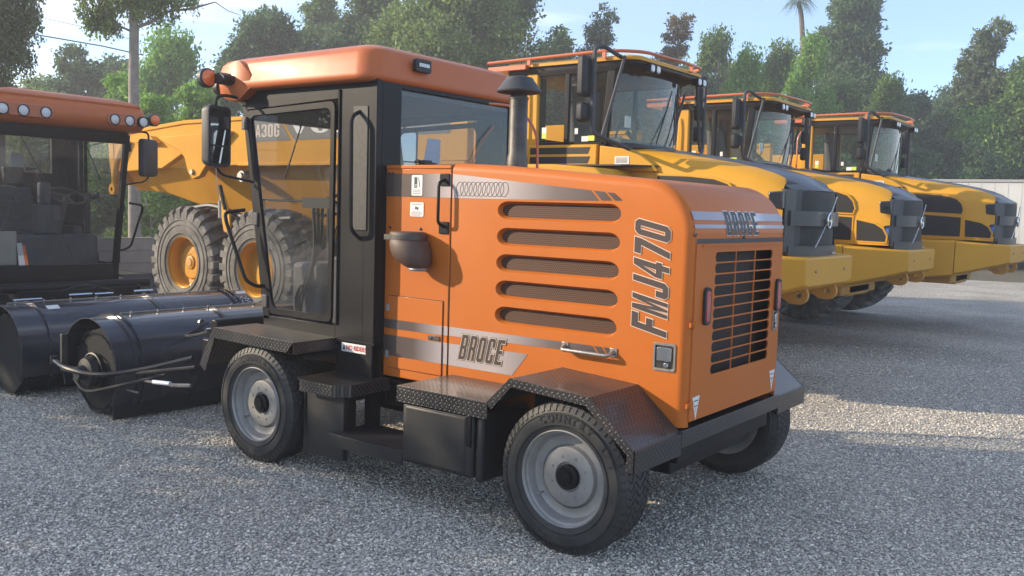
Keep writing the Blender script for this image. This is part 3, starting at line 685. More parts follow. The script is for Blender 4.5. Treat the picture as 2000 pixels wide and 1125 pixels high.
# --- grab handles
m = MB(); m.tube(smooth_path([(-1.196, YN-.004, 1.888), (-1.200, YN-.058, 1.872), (-1.200, YN-.060, 1.625), (-1.197, YN-.004, 1.605)], .05), .0105, 8)
for z in (1.888, 1.600): m.box(-1.238, -1.160, YN-.010, YN, z-.038, z+.036)
m.build('grab_handle', M['black'], SW, bevel=.004)
m = MB(); m.tube(smooth_path([(-.292, YN-.002, .985), (-.288, YN-.05, .968), (.006, YN-.05, .966), (.018, YN-.002, .985)], .02), .0115, 8)
for x in (-.292, .016): m.box(x-.022, x+.022, YN-.007, YN, .955, 1.004)
m.build('cover_handle', M['steel'], SW, bevel=.002)
# --- rubber intake elbow with its clamp
EP = [(-1.428, 1.568, .001), (-1.428, 1.567, .108), (-1.427, 1.560, .118), (-1.425, 1.548, .121), (-1.424, 1.515, .121), (-1.416, 1.508, .128), (-1.408, 1.480, .133), (-1.398, 1.448, .134), (-1.384, 1.415, .127), (-1.366, 1.385, .110), (-1.348, 1.360, .084), (-1.336, 1.344, .054), (-1.330, 1.337, .02), (-1.330, 1.336, .001)]
m = MB(); m.loft([[(x+r*math.cos(a), YN-.078+.86*r*math.sin(a), z) for a in [2*PI*k/28 for k in range(28)]] for x, z, r in EP]); el = m.build('intake_elbow', mat('brown_rubber_boot', (.075, .042, .030), .6, dirt=(.11, .068, .05), vscale=5), SW, smooth=60)
m = MB(); m.loft([[(-1.425+r*math.cos(a), YN-.078+.86*r*math.sin(a), z) for a in [2*PI*k/28 for k in range(28)]] for z, r in ((1.545, .118), (1.545, .125), (1.520, .125), (1.520, .118))]); m.box(-1.545, -1.495, YN-.165, YN-.13, 1.516, 1.548); m.build('clamp', M['stack'], el)
m = MB(); m.loft([[(-1.335+r*math.cos(a), YN-.078+.86*r*math.sin(a), z) for a in [2*PI*k/20 for k in range(20)]] for z, r in ((1.352, .060), (1.342, .066), (1.332, .060), (1.330, .001))]); m.build('drain_lip', M['rim'], el)
# --- exhaust stack through the cover
m = MB(); cx, cy = -.905, .77
m.lathe([(.066, 1.95), (.064, 2.03), (.056, 2.06), (.056, 2.40), (.050, 2.41), (.050, 2.43)], (cx, cy, 0), 'z', 28); m.lathe([(.058, 2.385), (.060, 2.385), (.060, 2.40), (.058, 2.40)], (cx, cy, 0), 'z', 28)
st = m.build('exhaust_stack', M['stack'], SW)
m = MB(); m.lathe([(.052, 2.415), (.060, 2.42), (.120, 2.425), (.135, 2.428), (.137, 2.437), (.118, 2.462), (.098, 2.490), (.088, 2.502), (.082, 2.515), (.05, 2.522), (.001, 2.524)], (cx, cy, 0), 'z', 40); m.build('rain_cap', M['dark_plastic'], st)
m = MB(); m.tube(smooth_path([(-.86, .92, 1.97), (-.87, .93, 2.2), (-1.05, .96, 2.37), (-1.3, .98, 2.40)], .15), .009, 6); m.build('control_cable', M['red_rail'], SW)
# --- step box, tool box, bar step
m = MB(); m.box(-1.107, -.452, -.03, YN-.002, .705, .713); m.box(-1.107, -1.100, -.03, YN-.002, .622, .705); m.box(-1.107, -.452, -.03, -.024, .622, .705); m.build('step_plate', M['plate'], SW, smooth=0, bevel=.002)
m = MB(); m.box(-1.078, -.560, -.012, .40, .275, .62); m.box(-1.06, -.60, -.018, .38, .285, .610); m.box(-.552, -.50, .0, .40, .26, .64)
m.build('tool_box', M['black_matte'], SW, bevel=.018, bseg=3)
m = MB(); m.box(-.60, -.565, -.024, -.012, .45, .62); m.build('box_strap', M['black'], SW, bevel=.004)
m = MB(); m.box(-1.71, -1.08, .0, .36, .318, .328); m.box(-1.71, -1.08, -.002, .004, .25, .328); m.build('bar_step', M['black_matte'], SW, bevel=.002)
# --- fenders
def fender(name, pts, y0, y1, skirt=.07, thick=.006, lipside=True):
    m = MB(); off = [(p[0], p[1]-thick) for p in pts]
    m.prism(pts+off[::-1], 'y', y0, y1)
    if lipside:
        yo = y0 if y0 < 1.09 and y0 < y1 and y0 < .3 else y1
        a, b = (yo-.003, yo+.004) if yo < 1 else (yo-.004, yo+.003)
        low = []
        n = len(pts)
        for i, p in enumerate(pts):
            u = Vector(pts[min(i+1, n-1)])-Vector(pts[max(i-1, 0)]); u.normalize(); low.append((p[0]+u.y*skirt*(1 if True else 1), p[1]-abs(u.x)*skirt-.0))
        for i in range(n-1): m.prism([(pts[i][0], pts[i][1]+.003), (pts[i+1][0], pts[i+1][1]+.003), low[i+1], low[i]], 'y', a, b)
    return m.build(name, M['plate'], SW, smooth=0, bevel=.0015)
rfp = [(-.455, .712), (-.302, .862), (.172, .832), (.430, .618), (.430, .508)]
for y0, y1 in ((-.035, YN-.003), (YF+.003, 2.215)): fender('rear_fender', rfp, y0, y1, .045)
ffp = [(-3.03, .58), (-2.875, .857), (-2.040, .845), (-2.035, .775)]
for y0, y1 in ((.0, .36), (1.82, 2.18)): fender('front_fender', ffp, y0, y1, .072)
m = MB()      # black inner arch that closes the gap between the wheel and the chassis
for y0, y1 in ((.30, YN-.006), (YF+.006, 1.87)):
    m.prism([(-.50, .30), (-.45, .70), (-.30, .84), (.16, .81), (.40, .60), (.40, .50), (.12, .50), (.12, .30)], 'y', y0+.1, y1)
each(m, 'inner_arch', M['black'], SW)
m = MB(); m.box(.432, .445, YN-.02, YF+.02, .545, .632); m.box(.40, .432, .2, 1.97, .55, .60); m.box(.432, .444, -.032, YN-.022, .508, .62); m.box(.432, .444, YF+.022, 2.212, .508, .62)
m.build('rear_bumper', M['plate'], SW, smooth=0, bevel=.002)
# low step behind the front wheel
pl = [(-2.00, .02), (-1.70, .02), (-1.62, .10), (-1.62, .44), (-2.06, .44), (-2.06, .05)]
m = MB(); m.prism(pl, 'z', .612, .620); m.prism([(-2.00, .018), (-1.70, .018), (-1.617, .10), (-1.617, .44), (-1.625, .44), (-1.625, .103), (-1.703, .026), (-2.00, .026)], 'z', .545, .616)
m.build('cab_step', M['plate'], SW, smooth=0)
m = MB(); m.box(-2.03, -1.66, .08, .12, .14, .60); m.box(-2.03, -1.99, .08, .5, .14, .60); each(m, 'mud_flap', M['black_matte'], SW, bevel=.006)
m = MB(); m.box(-2.0, -.2, .62, .74, .36, .50); m.box(-2.0, -.2, 1.44, 1.56, .36, .50); m.box(-2.55, -2.35, .2, 1.98, .30, .46); m.box(-.1, .1, .2, 1.98, .30, .46); m.box(-3.1, -2.0, .55, 1.63, .45, .62)
each(m, 'axle_frame', M['black'], SW, bevel=.01)
# --- wheels
with at_zero(): wp = wheel_parts(.385, .235, .240, M['rim'], M['rubber'], M['black'])
mt = MB()      # raised sidewall lettering
def tyre_text(mb, text, r, a_c, size, step):
    n = len(text)
    for i, ch in enumerate(text):
        a = a_c-(i-(n-1)/2)*step; ca, sa = math.cos(a), math.sin(a)
        font_text(mb, ch, size, lambda u, v, d: (ca*(r+v)+sa*(u-size*.3), -.0155, sa*(r+v)-ca*(u-size*.3)), xs=1.0, bold=.002)
tyre_text(mt, 'COUNTRY A/T', .296, rad(68), .052, rad(9)); tyre_text(mt, 'ALL TERRAIN', .296, rad(-112), .040, rad(8))
with at_zero(): wt = mt.build('sidewall_lettering', M['rubber_text'], None, smooth=0)
proto = (*wp, wt)
for x, y, f in ((0, .012, False), (-2.45, .02, False), (0, 2.17, True), (-2.45, 2.16, True)): place_wheel(proto, SW, (x, y, .385), f)
drop(proto)
# --- cab
CY0, CY1 = .36, 1.82
m = MB()
def wallprism(y0, y1):
    m.box(-2.055, -1.70, y0, y1, .64, 2.515) if False else None
ZB, ZT = .80, 2.515
for y0, y1 in ((CY0, CY0+.05), (CY1-.05, CY1)):
    m.box(-2.055, -1.80, y0, y1, ZB, ZT); m.box(-1.80, -1.70, y0, y1, .56, ZT)                       # rear quarter panel
    m.prism([(-2.055, 2.50), (-3.035, 2.50), (-3.010, 2.365), (-2.055, 2.40)], 'y', y0, y1)
    m.prism([(-3.055, 2.40), (-3.00, 2.40), (-2.732, .90), (-2.80, .90)], 'y', y0, y1)                 # raked front post
    m.box(-2.80, -2.055, y0, y1, .80, .925)
m.box(-2.80, -1.70, CY0+.05, CY1-.05, .80, .86)                                                        # floor
m.box(-1.76, -1.70, CY0+.05, .575, .86, ZT); m.box(-1.76, -1.70, 1.735, CY1-.05, .86, ZT); m.box(-1.76, -1.70, .575, 1.735, .86, 1.97); m.box(-1.76, -1.70, .575, 1.735, 2.468, ZT)
m.prism([(-2.80, .80), (-2.80, .98), (-2.75, .98), (-2.75, .80)], 'y', CY0+.05, CY1-.05)
m.prism([(-3.055, 2.40), (-3.04, 2.30), (-2.98, 2.30), (-2.98, 2.50), (-3.05, 2.50)], 'y', CY0+.05, CY1-.05)
m.box(-3.0, -1.76, CY0+.05, CY1-.05, 2.47, 2.50)
m.tube([(-2.035, CY0-.006, .93), (-2.035, CY0-.006, 2.46)], .006, 6)
m.build('cab_frame', M['black'], SW, bevel=.008)
m = MB(); m.box(-3.0, -1.74, CY0+.051, CY1-.051, 2.435, 2.468); m.build('headliner', M['int_grey'], SW, bevel=.01)
m = MB(); m.add([(-1.715, .58, 1.975), (-1.715, 1.73, 1.975), (-1.715, 1.73, 2.463), (-1.715, .58, 2.463)], [(0, 1, 2, 3)]); rw = m.build('rear_window', M['glass_grey'], SW, smooth=0)
m = MB()
c = (-1.70, 1.64, 1.99)
m.tube([(-1.698, 1.28, 1.99), (-1.698, 1.33, 2.10), (-1.698, 1.42, 2.22), (-1.698, 1.54, 2.32)], .004, 5); m.build('wiper_arc_mark', mat('wiper_smear', (.55, .22, .12), .6), rw)
m = MB(); m.tube([(-1.705, .74, 2.02), (-1.705, .93, 2.005)], .012, 8); m.box(-1.72, -1.69, .79, .87, 1.995, 2.03); m.build('wiper_motor', M['black_matte'], SW, bevel=.004)
# paper document behind the rear glass
m = MB(); m.add([(-1.80, .90, 2.00), (-1.80, 1.07, 2.00), (-1.785, 1.055, 2.185), (-1.785, .925, 2.185)], [(0, 1, 2, 3)]); m.build('paper_notice', mat('blue_white_paper', (.62, .72, .88), .7), SW, smooth=0, solid=.003)
# windscreen and far window
m = MB(); m.add([(-2.77, CY0+.06, .98), (-2.77, CY1-.06, .98), (-3.02, CY1-.06, 2.36), (-3.02, CY0+.06, 2.36)], [(0, 1, 2, 3)]); m.build('windscreen', M['glass'], SW, smooth=0)
# doors (near and far)
def cab_door(y, s):
    prof = [(-2.715, .945), (-2.075, .945), (-2.065, 2.385), (-2.985, 2.355)]
    inner = [(-2.682, .985), (-2.11, .985), (-2.10, 2.345), (-2.935, 2.320)]
    def rnd(lp, r):
        out = []; n = len(lp)
        for i in range(n):
            a, b, c = Vector(lp[i-1]), Vector(lp[i]), Vector(lp[(i+1) % n]); p = b+(a-b).normalized()*r; q = b+(c-b).normalized()*r
            for k in range(5): t = k/4; out.append(tuple(p*(1-t)**2+b*2*t*(1-t)+q*t*t))
        return out
    m = MB(); o = rnd(prof, .05); i = rnd(inner, .06)
    m.loft([[(p[0], y, p[1]) for p in o], [(p[0], y+s*.022, p[1]) for p in o], [(p[0], y+s*.022, p[1]) for p in i], [(p[0], y, p[1]) for p in i], [(p[0], y, p[1]) for p in o]], cap=False)
    d = m.build('door', M['black'], SW, smooth=40)
    m = MB(); m.add([(p[0], y+s*.010, p[1]) for p in i], [tuple(range(len(i)))]); m.build('door_glass', M['glass'], d, smooth=0)
    m = MB()
    for hx, hz in ((-2.985, 2.27), (-2.855, 1.60), (-2.745, 1.03)): m.box(hx-.035, hx+.02, y+s*.015, y+s*.034, hz-.045, hz+.045)
    each(m, 'hinge', M['dark_plastic'], d, bevel=.006)
    m = MB(); m.tube([(-2.83, y+s*-.01, 1.735), (-2.36, y-s*.01, 1.735)], .008, 6); m.box(-2.40, -2.11, y-s*.03 if s > 0 else y, y if s > 0 else y-s*.03, 1.69, 1.76); m.tube(smooth_path([(-2.15, y-s*.02, 1.72), (-2.17, y-s*.03, 1.5), (-2.15, y-s*.03, 1.35)], .08), .014, 6); m.build('latch_bar', M['black_matte'], d)
    return d
cab_door(CY0, -1); cab_door(CY1, 1)
m = MB(); m.tube(smooth_path([(-3.0, CY0-.01, 1.66), (-3.07, CY0-.13, 1.64), (-3.03, CY0-.15, 1.58), (-2.83, CY0-.13, 1.17), (-2.80, CY0-.06, 1.13), (-2.80, CY0, 1.13)], .05), .013, 8)
m.build('door_grab_bar', M['black'], SW)
m = MB(); m.tube(smooth_path([(-1.845, CY0, 2.31), (-1.853, CY0-.05, 2.285), (-1.852, CY0-.072, 2.25), (-1.843, CY0-.072, 1.56), (-1.835, CY0, 1.505)], .05), .0125, 8); m.build('cab_grab_bar', M['black'], SW)
m = MB(); m.box(-1.905, -1.775, CY0-.006, CY0, 1.56, 2.345); m.build('pillar_pad', mat('spattered_grey_pad', (.022, .021, .020), .6, dirt=(.05, .047, .044), vscale=40), SW, bevel=.003)
# plate under the door
m = MB(); m.box(-2.075, -1.68, CY0-.012, CY0+.0, .83, .842); m.build('door_sill', M['black'], SW)
def font_band(m, text, size, x0, z0, y, xs, bold=0): font_text(m, text, size, lambda u, v, d: (x0+u, y, z0+v), xs=xs, bold=bold)
m = MB(); m.box(-1.985, -1.742, CY0-.006, CY0-.002, .765, .822); nr = m.build('warning_plate', M['white'], SW, bevel=.001)
m = MB(); font_band(m, 'NO RIDERS', .043, -1.940, .780, CY0-.0078, .86, .0008); m.build('red_print', M['red_ink'], nr, smooth=0)
m = MB(); m.add([(-1.972, CY0-.0078, .777), (-1.948, CY0-.0078, .777), (-1.960, CY0-.0078, .812)], [(0, 1, 2)]); m.build('triangle_print', M['ink'], nr, smooth=0)
m = MB(); m.box(-2.05, -1.70, CY0+.004, .40, .50, .80); m.box(-1.76, -1.70, CY0-.01, .44, .30, .84); each(m, 'cab_skirt', M['black'], SW, bevel=.006)
# --- roof
m = MB()
def plan(ins, z, xf=-3.06, zs=0):
    x0, x1, y0, y1 = xf, -1.675-ins, .285+ins, 1.895-ins
    pts = []
    for (cx, cy, a, r) in ((x1, y1, 0, .15), (x0, y1, 90, .03), (x0, y0, 180, .03), (x1, y0, 270, .15)):
        sx = -1 if cx == x1 else 1; sy = -1 if cy == y1 else 1; r = max(.01, r-ins*.3)
        for i in range(7):
            t = rad(a+90*i/6); pts.append((cx+sx*r+r*math.cos(t), cy+sy*r+r*math.sin(t), z))
    return pts
m.loft([plan(.05, 2.492, -2.90), plan(.02, 2.497, -2.91), plan(.004, 2.51, -2.93), plan(.0, 2.53, -2.96), plan(.004, 2.550, -2.99), plan(.018, 2.61, -3.10), plan(.034, 2.672, -3.20), plan(.042, 2.690, -3.215), plan(.058, 2.704, -3.215), plan(.10, 2.722, -3.19), plan(.18, 2.748, -3.14), plan(.28, 2.768, -3.04), plan(.45, 2.782, -2.9)])
roof = m.build('roof', M['hazed_roof_orange'], SW, smooth=50)
m = MB()     # drooping front visor with painted lamp recesses
def vis(y, ext=0):
    return [(-3.00, y, 2.70), (-3.14, y, 2.70), (-3.22, y, 2.675), (-3.265, y, 2.62), (-3.275, y, 2.54), (-3.25, y, 2.47), (-3.16, y, 2.43), (-3.02, y, 2.42), (-2.86, y, 2.50), (-2.86, y, 2.60)]
def visr(y, k): return [( -2.95+(p[0]+2.95)*k, y, 2.58+(p[2]-2.58)*(.86+.14*k)) for p in vis(y)]
m.loft([visr(.29, .80), visr(.30, .90), visr(.34, .96), visr(.45, 1), visr(.8, 1.02), visr(1.09, 1.03), visr(1.38, 1.02), visr(1.73, 1), visr(1.84, .96), visr(1.88, .90), visr(1.89, .80)])
m.build('roof_visor', M['hazed_roof_orange'], SW, smooth=50)
m = MB()
for y0, y1 in ((.42, .75), (1.31, 1.76)):
    m.loft([[(-3.293, p[0], p[1]) for p in rrect(y0, y1, 2.475, 2.605, .05)], [(-3.20, p[0], p[1]) for p in rrect(y0, y1, 2.475, 2.605, .05)]])
each(m, 'painted_lamp_recess', mat('shaded_recess', (.42, .12, .045), .5), SW, bevel=.01)  # raised blocks; the recess shade is put into their darker orange
for y in (.345, .505, .67, 1.39, 1.607, 1.80):
    m = MB(); m.lathe([(.060, .03), (.060, -.0), (.057, -.016), (.050, -.018), (.048, -.008)], (-3.285, y, 2.535), 'x', 24); wl = m.build('work_lamp', M['black_matte'], SW); m = MB(); m.lathe([(.001, -.016), (.03, -.014), (.050, -.008)], (-3.285, y, 2.535), 'x', 20); m.build('lens', M['lens'], wl)
m = MB(); m.loft([[(-1.683, p[0], p[1]) for p in rrect(.655, .80, 2.590, 2.672, .012)], [(-1.650, p[0], p[1]) for p in rrect(.655, .80, 2.590, 2.672, .012)]]); rl = m.build('rear_strobe', M['black_matte'], SW, bevel=.003)
m = MB()
for k in range(6): m.box(-1.649, -1.645, .68+k*.0165, .694+k*.0165, 2.622, 2.645)
m.build('strobe_lens', M['lens'], rl)
m = MB(); m.prism([(-3.20, 2.60), (-3.10, 2.615), (-3.04, 2.59), (-3.04, 2.55), (-3.10, 2.53), (-3.20, 2.55)], 'y', .20, .31); m.build('beacon_bracket', M['black_matte'], SW, bevel=.008)
m = MB(); m.lathe([(.001, -.030), (.058, -.030), (.068, -.018), (.068, .018), (.058, .030), (.001, .030)], (-3.195, .165, 2.575), 'x', 30); m.box(-3.205, -3.185, .16, .22, 2.56, 2.59); bc = m.build('beacon', M['dark_plastic'], SW)
for s_ in (1, -1):
    m = MB(); m.lathe([(.001, s_*.048), (.026, s_*.046), (.046, s_*.040), (.057, s_*.028)], (-3.195, .165, 2.575), 'x', 30); m.build('beacon_lens', M['amber'], bc)
# --- mirror
for sgn, y0 in ((1, .15), (-1, 2.03)):
    m = MB(); rings = []
    for x, ins in ((-3.105, .03), (-3.095, .01), (-3.05, .0), (-3.028, .002)): rings.append([(x, p[0], p[1]) for p in rrect(y0-.115+ins, y0+.115-ins, 1.955+ins, 2.375-ins, .04)])
    m.loft(rings); RZ = lambda P: [(-3.06+(p[0]+3.06)*math.cos(.24)-(p[1]-y0)*math.sin(.24)*sgn, y0+(p[0]+3.06)*math.sin(.24)*sgn+(p[1]-y0)*math.cos(.24), p[2]) for p in P]
    m.v = RZ(m.v); mr = m.build('mirror', M['dark_plastic'], SW, smooth=40); m = MB()
    q = rrect(y0-.092, y0+.092, 2.105, 2.350, .02); m.add([(-3.0265, p[0], p[1]) for p in q], [tuple(range(len(q)))]); q = rrect(y0-.092, y0+.092, 1.978, 2.092, .02); m.add([(-3.0265+(.0), p[0], p[1]) for p in q], [tuple(range(len(q)))])
    m.v = RZ(m.v); m.build('mirror_glass', M['mirror'], mr, smooth=0)
    m = MB(); ye = CY0 if sgn > 0 else CY1
    m.tube(smooth_path([(-3.07, y0, 2.36), (-3.06, y0, 2.44), (-3.03, y0+sgn*.06, 2.452), (-3.0, ye+sgn*.0, 2.43)], .05), .011, 7); m.tube(smooth_path([(-3.07, y0, 1.96), (-3.05, y0+sgn*.04, 1.90), (-2.93, ye, 1.86)], .05), .009, 7); each(m, 'mirror_arm', M['black'], SW)
m = MB(); m.tube([(-3.06, .15, 1.96), (-3.05, .15, 1.80), (-3.035, .16, 1.72)], .0025, 5); m.tube([(-3.035, .16, 1.72), (-3.03, .16, 1.60)], .011, 6); m.build('mirror_cable', M['steel'], SW)
# --- interior
m = MB(); m.box(-2.20, -1.95, .84, 1.30, .86, 1.22); m.loft([[(-2.28, y, z) for y, z in rrect(.84, 1.32, 1.22, 1.34, .04)], [(-1.95, y, z) for y, z in rrect(.84, 1.32, 1.22, 1.34, .04)]])
m.loft([[(x, y, 1.30) for x, y in rrect(-2.02, -1.90, .86, 1.30, .04)], [(x-.02+.1, y, 1.80) for x, y in rrect(-2.02, -1.90, .90, 1.26, .04)]]); m.loft([[(x, y, 1.84) for x, y in rrect(-1.95, -1.86, .97, 1.19, .03)], [(x+.02, y, 2.02) for x, y in rrect(-1.95, -1.86, .97, 1.19, .03)]])
m.build('seat', M['interior'], SW, bevel=.01)
def swheel(y, x, z, r):
    m = MB(); ax = Vector((-.45, 0, .9)).normalized(); u = Vector((0, 1, 0)); w = ax.cross(u)
    m.tube([Vector((x, y, z))+(u*math.cos(a)+w*math.sin(a))*r for a in [2*PI*k/28 for k in range(29)]], .012, 8)
    for a in (rad(90), rad(210), rad(330)): m.tube([(x, y, z), Vector((x, y, z))+(u*math.cos(a)+w*math.sin(a))*r], .010, 6)
    m.tube([(x, y, z), Vector((x, y, z))-ax*.55], .035, 8); m.build('steering_wheel', M['interior'], SW)
swheel(1.36, -2.48, 1.72, .19); swheel(.80, -2.52, 1.72, .19)
m = MB(); m.box(-2.74, -2.44, .56, 1.64, .86, 1.30); m.box(-2.70, -2.52, .95, 1.2, 1.30, 1.62); m.box(-2.60, -2.50, 1.0, 1.12, 1.62, 1.86); m.box(-2.2, -1.9, .45, .56, .86, 1.38); m.build('dash_console', M['interior'], SW, bevel=.03)
m = MB(); m.box(-2.77, -2.74, 1.45, 1.77, .99, 1.34); m.build('beige_cover', M['beige'], SW, bevel=.01)
m = MB(); m.prism([(1.38, .99), (1.44, .99), (1.46, 1.22), (1.41, 1.22)], 'x', -2.79, -2.78); wb = m.build('white_board', M['white'], SW); m = MB(); m.prism([(1.345, .99), (1.378, .99), (1.405, 1.19), (1.38, 1.20)], 'x', -2.79, -2.778); m.build('orange_strip', M['amber'], wb)
m = MB(); m.tube([(-2.95, .95, 1.05), (-2.99, 1.30, 1.75)], .006, 5); m.tube([(-2.99, 1.5, 2.30), (-2.89, 1.2, 1.85)], .006, 5); m.tube([(-2.99, .85, 2.32), (-2.90, .62, 1.9)], .006, 5); each(m, 'wiper', M['ink'], SW)
# hoses hanging inside the front post (seen through the doors)
m = MB()
for k in range(3): m.tube(smooth_path([(-2.45+.05*k, .5, 1.75), (-2.42, .5+.02*k, 1.35), (-2.56-.04*k, .5, 1.05), (-2.6, .52, .9)], .2), .012, 6)
each(m, 'hose', M['black_matte'], SW)
# --- front lift frame
m = MB(); m.box(-3.45, -3.05, .55, .68, .50, .66); m.box(-3.45, -3.05, 1.50, 1.63, .50, .66); m.box(-3.52, -3.40, .35, 1.83, .52, .68); m.box(-3.40, -2.80, .45, 1.73, .64, .78)
m.tube([(-3.3, .30, .80), (-3.3, 1.88, .80)], .05, 12); m.tube([(-3.44, .62, .62), (-3.95, .95, .50)], .05, 8); m.tube([(-3.44, 1.56, .62), (-3.95, 1.25, .50)], .05, 8); m.box(-4.1, -3.85, .9, 1.3, .36, .58)
m.build('lift_frame', M['black'], SW, bevel=.012)
m = MB()
for y0, y1, x, z in ((.40, .62, -3.54, .735), (.85, 1.05, -3.54, .73), (1.08, 1.32, -3.55, .735), (1.58, 1.85, -3.54, .715)): m.tube([(x, y0, z), (x, y1, z)], .014, 8)
each(m, 'cylinder_rod', M['chrome'], SW)
m = MB()
for y, z in ((.35, .80), (.78, .66), (1.45, .68), (1.78, .66)):
    m.lathe([(.001, -.02), (.022, -.02), (.024, .0)], (-3.52, y, z), 'x', 8)
each(m, 'pivot_pin', M['steel'], SW)
m = MB(); m.tube(smooth_path([(-3.50, 1.35, .78), (-3.60, 1.2, .84), (-3.62, 1.0, .80), (-3.5, .8, .74)], .1), .009, 6); m.tube(smooth_path([(-3.4, .5, .8), (-3.6, .45, .70), (-4.0, .5, .62), (-4.1, .8, .70)], .12), .012, 6); each(m, 'hydraulic_hose', M['black_matte'], SW)
# --- broom head across the front
BX, BZ = -4.41, .375
m = MB()
R1 = .405
def hoodarc(r, y, a0=-38, a1=205, n=30): return [(BX+r*math.cos(rad(a0+(a1-a0)*i/n)), y, BZ+r*math.sin(rad(a0+(a1-a0)*i/n))) for i in range(n+1)]
o = [hoodarc(R1, y) for y in (-.06, 2.36)]; i_ = [hoodarc(R1-.006, y) for y in (-.06, 2.36)]
n = len(o[0])
m.add(o[0]+o[1], [(k, k+1, k+1+n, k+n) for k in range(n-1)]); m.add(i_[0]+i_[1], [(k, k+1, k+1+n, k+n) for k in range(n-1)]); m.add(o[0]+i_[0], [(k, k+1, k+1+n, k+n) for k in range(n-1)]); m.add(o[1]+i_[1], [(k, k+1, k+1+n, k+n) for k in range(n-1)])
for y in (.105, .165, 1.02, 2.10):
    a, b = hoodarc(R1, y), hoodarc(R1+.02, y); c, d = hoodarc(R1+.02, y+.018), hoodarc(R1, y+.018)
    m.add(a+b+c+d, [(k+q*n, k+1+q*n, k+1+(q+1)*n, k+(q+1)*n) for q in range(3) for k in range(n-1)])
bh = m.build('broom_hood', mat('glossy_black_hood', (.022, .023, .03), .25, 0, .5, dirt=(.05, .05, .058), vscale=1.5, rvar=.1), SW, smooth=40)
m = MB(); m.tube([(BX-.02, .22, BZ+R1+.012), (BX-.02, 2.3, BZ+R1+.012)], .007, 6)
for k in range(9): m.lathe([(.001, .03), (.008, .026), (.009, 0)], (BX, .3+.24*k, BZ+R1), 'z', 6)
m.build('hood_rail', M['steel'], bh)
m = MB(); rng = random.Random(4)
rings = []
for yk in range(40):
    y = .015+yk*.0585; rings.append([(BX+(.33+.015*math.sin(yk*2.1+q*3))*math.cos(2*PI*q/40), y, .355+(.335+.012*math.sin(yk*1.3+q*5))*math.sin(2*PI*q/40)) for q in range(40)])
m.loft(rings)
for k in range(9000):
    y = rng.uniform(.03, 2.30); a = rng.uniform(0, 2*PI); r0, r1 = .30, rng.uniform(.345, .372); b = a+rng.uniform(-.06, .06); y2 = y+rng.uniform(-.02, .02)
    if rng.random() < .3: y = rng.uniform(-.01, .10)
    if .355+r1*math.sin(b) < .0: r1 = .352
    m.add([(BX+r0*math.cos(a), y, .355+r0*math.sin(a)), (BX+r0*math.cos(a+.02), y, .355+r0*math.sin(a+.02)), (BX+r1*math.cos(b), y2, .355+r1*math.sin(b))], [(0, 1, 2)])
br = m.build('brush', M['brush'], SW, smooth=0); br['label'] = 'cylindrical black bristle brush under the hood'
m = MB(); m.lathe([(.001, -.16), (.05, -.16), (.06, -.10), (.11, -.09), (.12, -.04), (.10, -.02)], (BX, 0, .355), 'y', 20); m.box(BX-.03, BX+.03, -.14, -.09, .36, .80) if False else None
m.lathe([(.14, -.035), (.15, -.03), (.15, .0)], (BX, 0, .355), 'y', 20)
m.build('brush_motor', M['black_matte'], SW)
m = MB(); m.box(BX-.36, BX-.33, -.10, -.05, .36, .62); m.box(BX-.34, BX-.04, -.11, -.08, .33, .38); m.build('motor_bracket', M['stack'], SW, bevel=.004)
m = MB(); m.tube(smooth_path([(BX-.34, -.16, .42), (BX-.10, -.20, .39), (BX+.28, -.15, .37), (BX+.62, .02, .44), (BX+1.0, .20, .56)], .25, 8), .018, 8); m.lathe([(.001, -.03), (.028, -.03), (.028, .03), (.001, .03)], (BX-.34, -.16, .42), 'z', 12)
m.build('support_arm', mat('worn_black_tube', (.03, .03, .033), .32, .4), SW)
m = MB(); m.tube(smooth_path([(BX-.1, -.12, .30), (BX+.12, -.16, .22), (BX+.42, -.08, .30), (BX+.8, .10, .42)], .2, 6), .013, 7); m.tube([(BX+.5, -.02, .40), (BX+1.15, .12, .52)], .012, 6); each(m, 'hose_loop', M['black_matte'], SW)
m = MB(); m.box(BX+.312, BX+.326, -.04, 2.34, .02, .19); m.box(BX+.50, BX+.60, .05, .16, .05, .30) if False else None; m.build('rubber_skirt', M['black_matte'], SW)
m = MB(); m.tube([(BX+.74, .04, .365), (BX+.96, .04, .382)], .016, 8); ws = m.build('white_sleeve', mat('pale_blue_sleeve', (.5, .54, .68), .5), SW); m = MB(); m.tube([(BX+.60, .03, .36), (BX+.74, .03, .365)], .010, 6); m.tube([(BX+.98, .03, .375), (BX+1.2, .05, .40)], .014, 6); m.tube([(BX+.45, .0, .27), (BX+.6, .0, .27)], .008, 6); each(m, 'linkage', M['steel'], SW)
# second sweeper, nose to nose
SW2 = copy_tree(SW); SW2.location = (-10.05+1.15, 1.09, 0); SW2.rotation_euler = (0, 0, PI)
SW2['label'] = 'orange roofed sweeper at the left edge, facing the nearer one, round lamps in its roof'
SW['group'] = SW2['group'] = 'orange street sweepers'

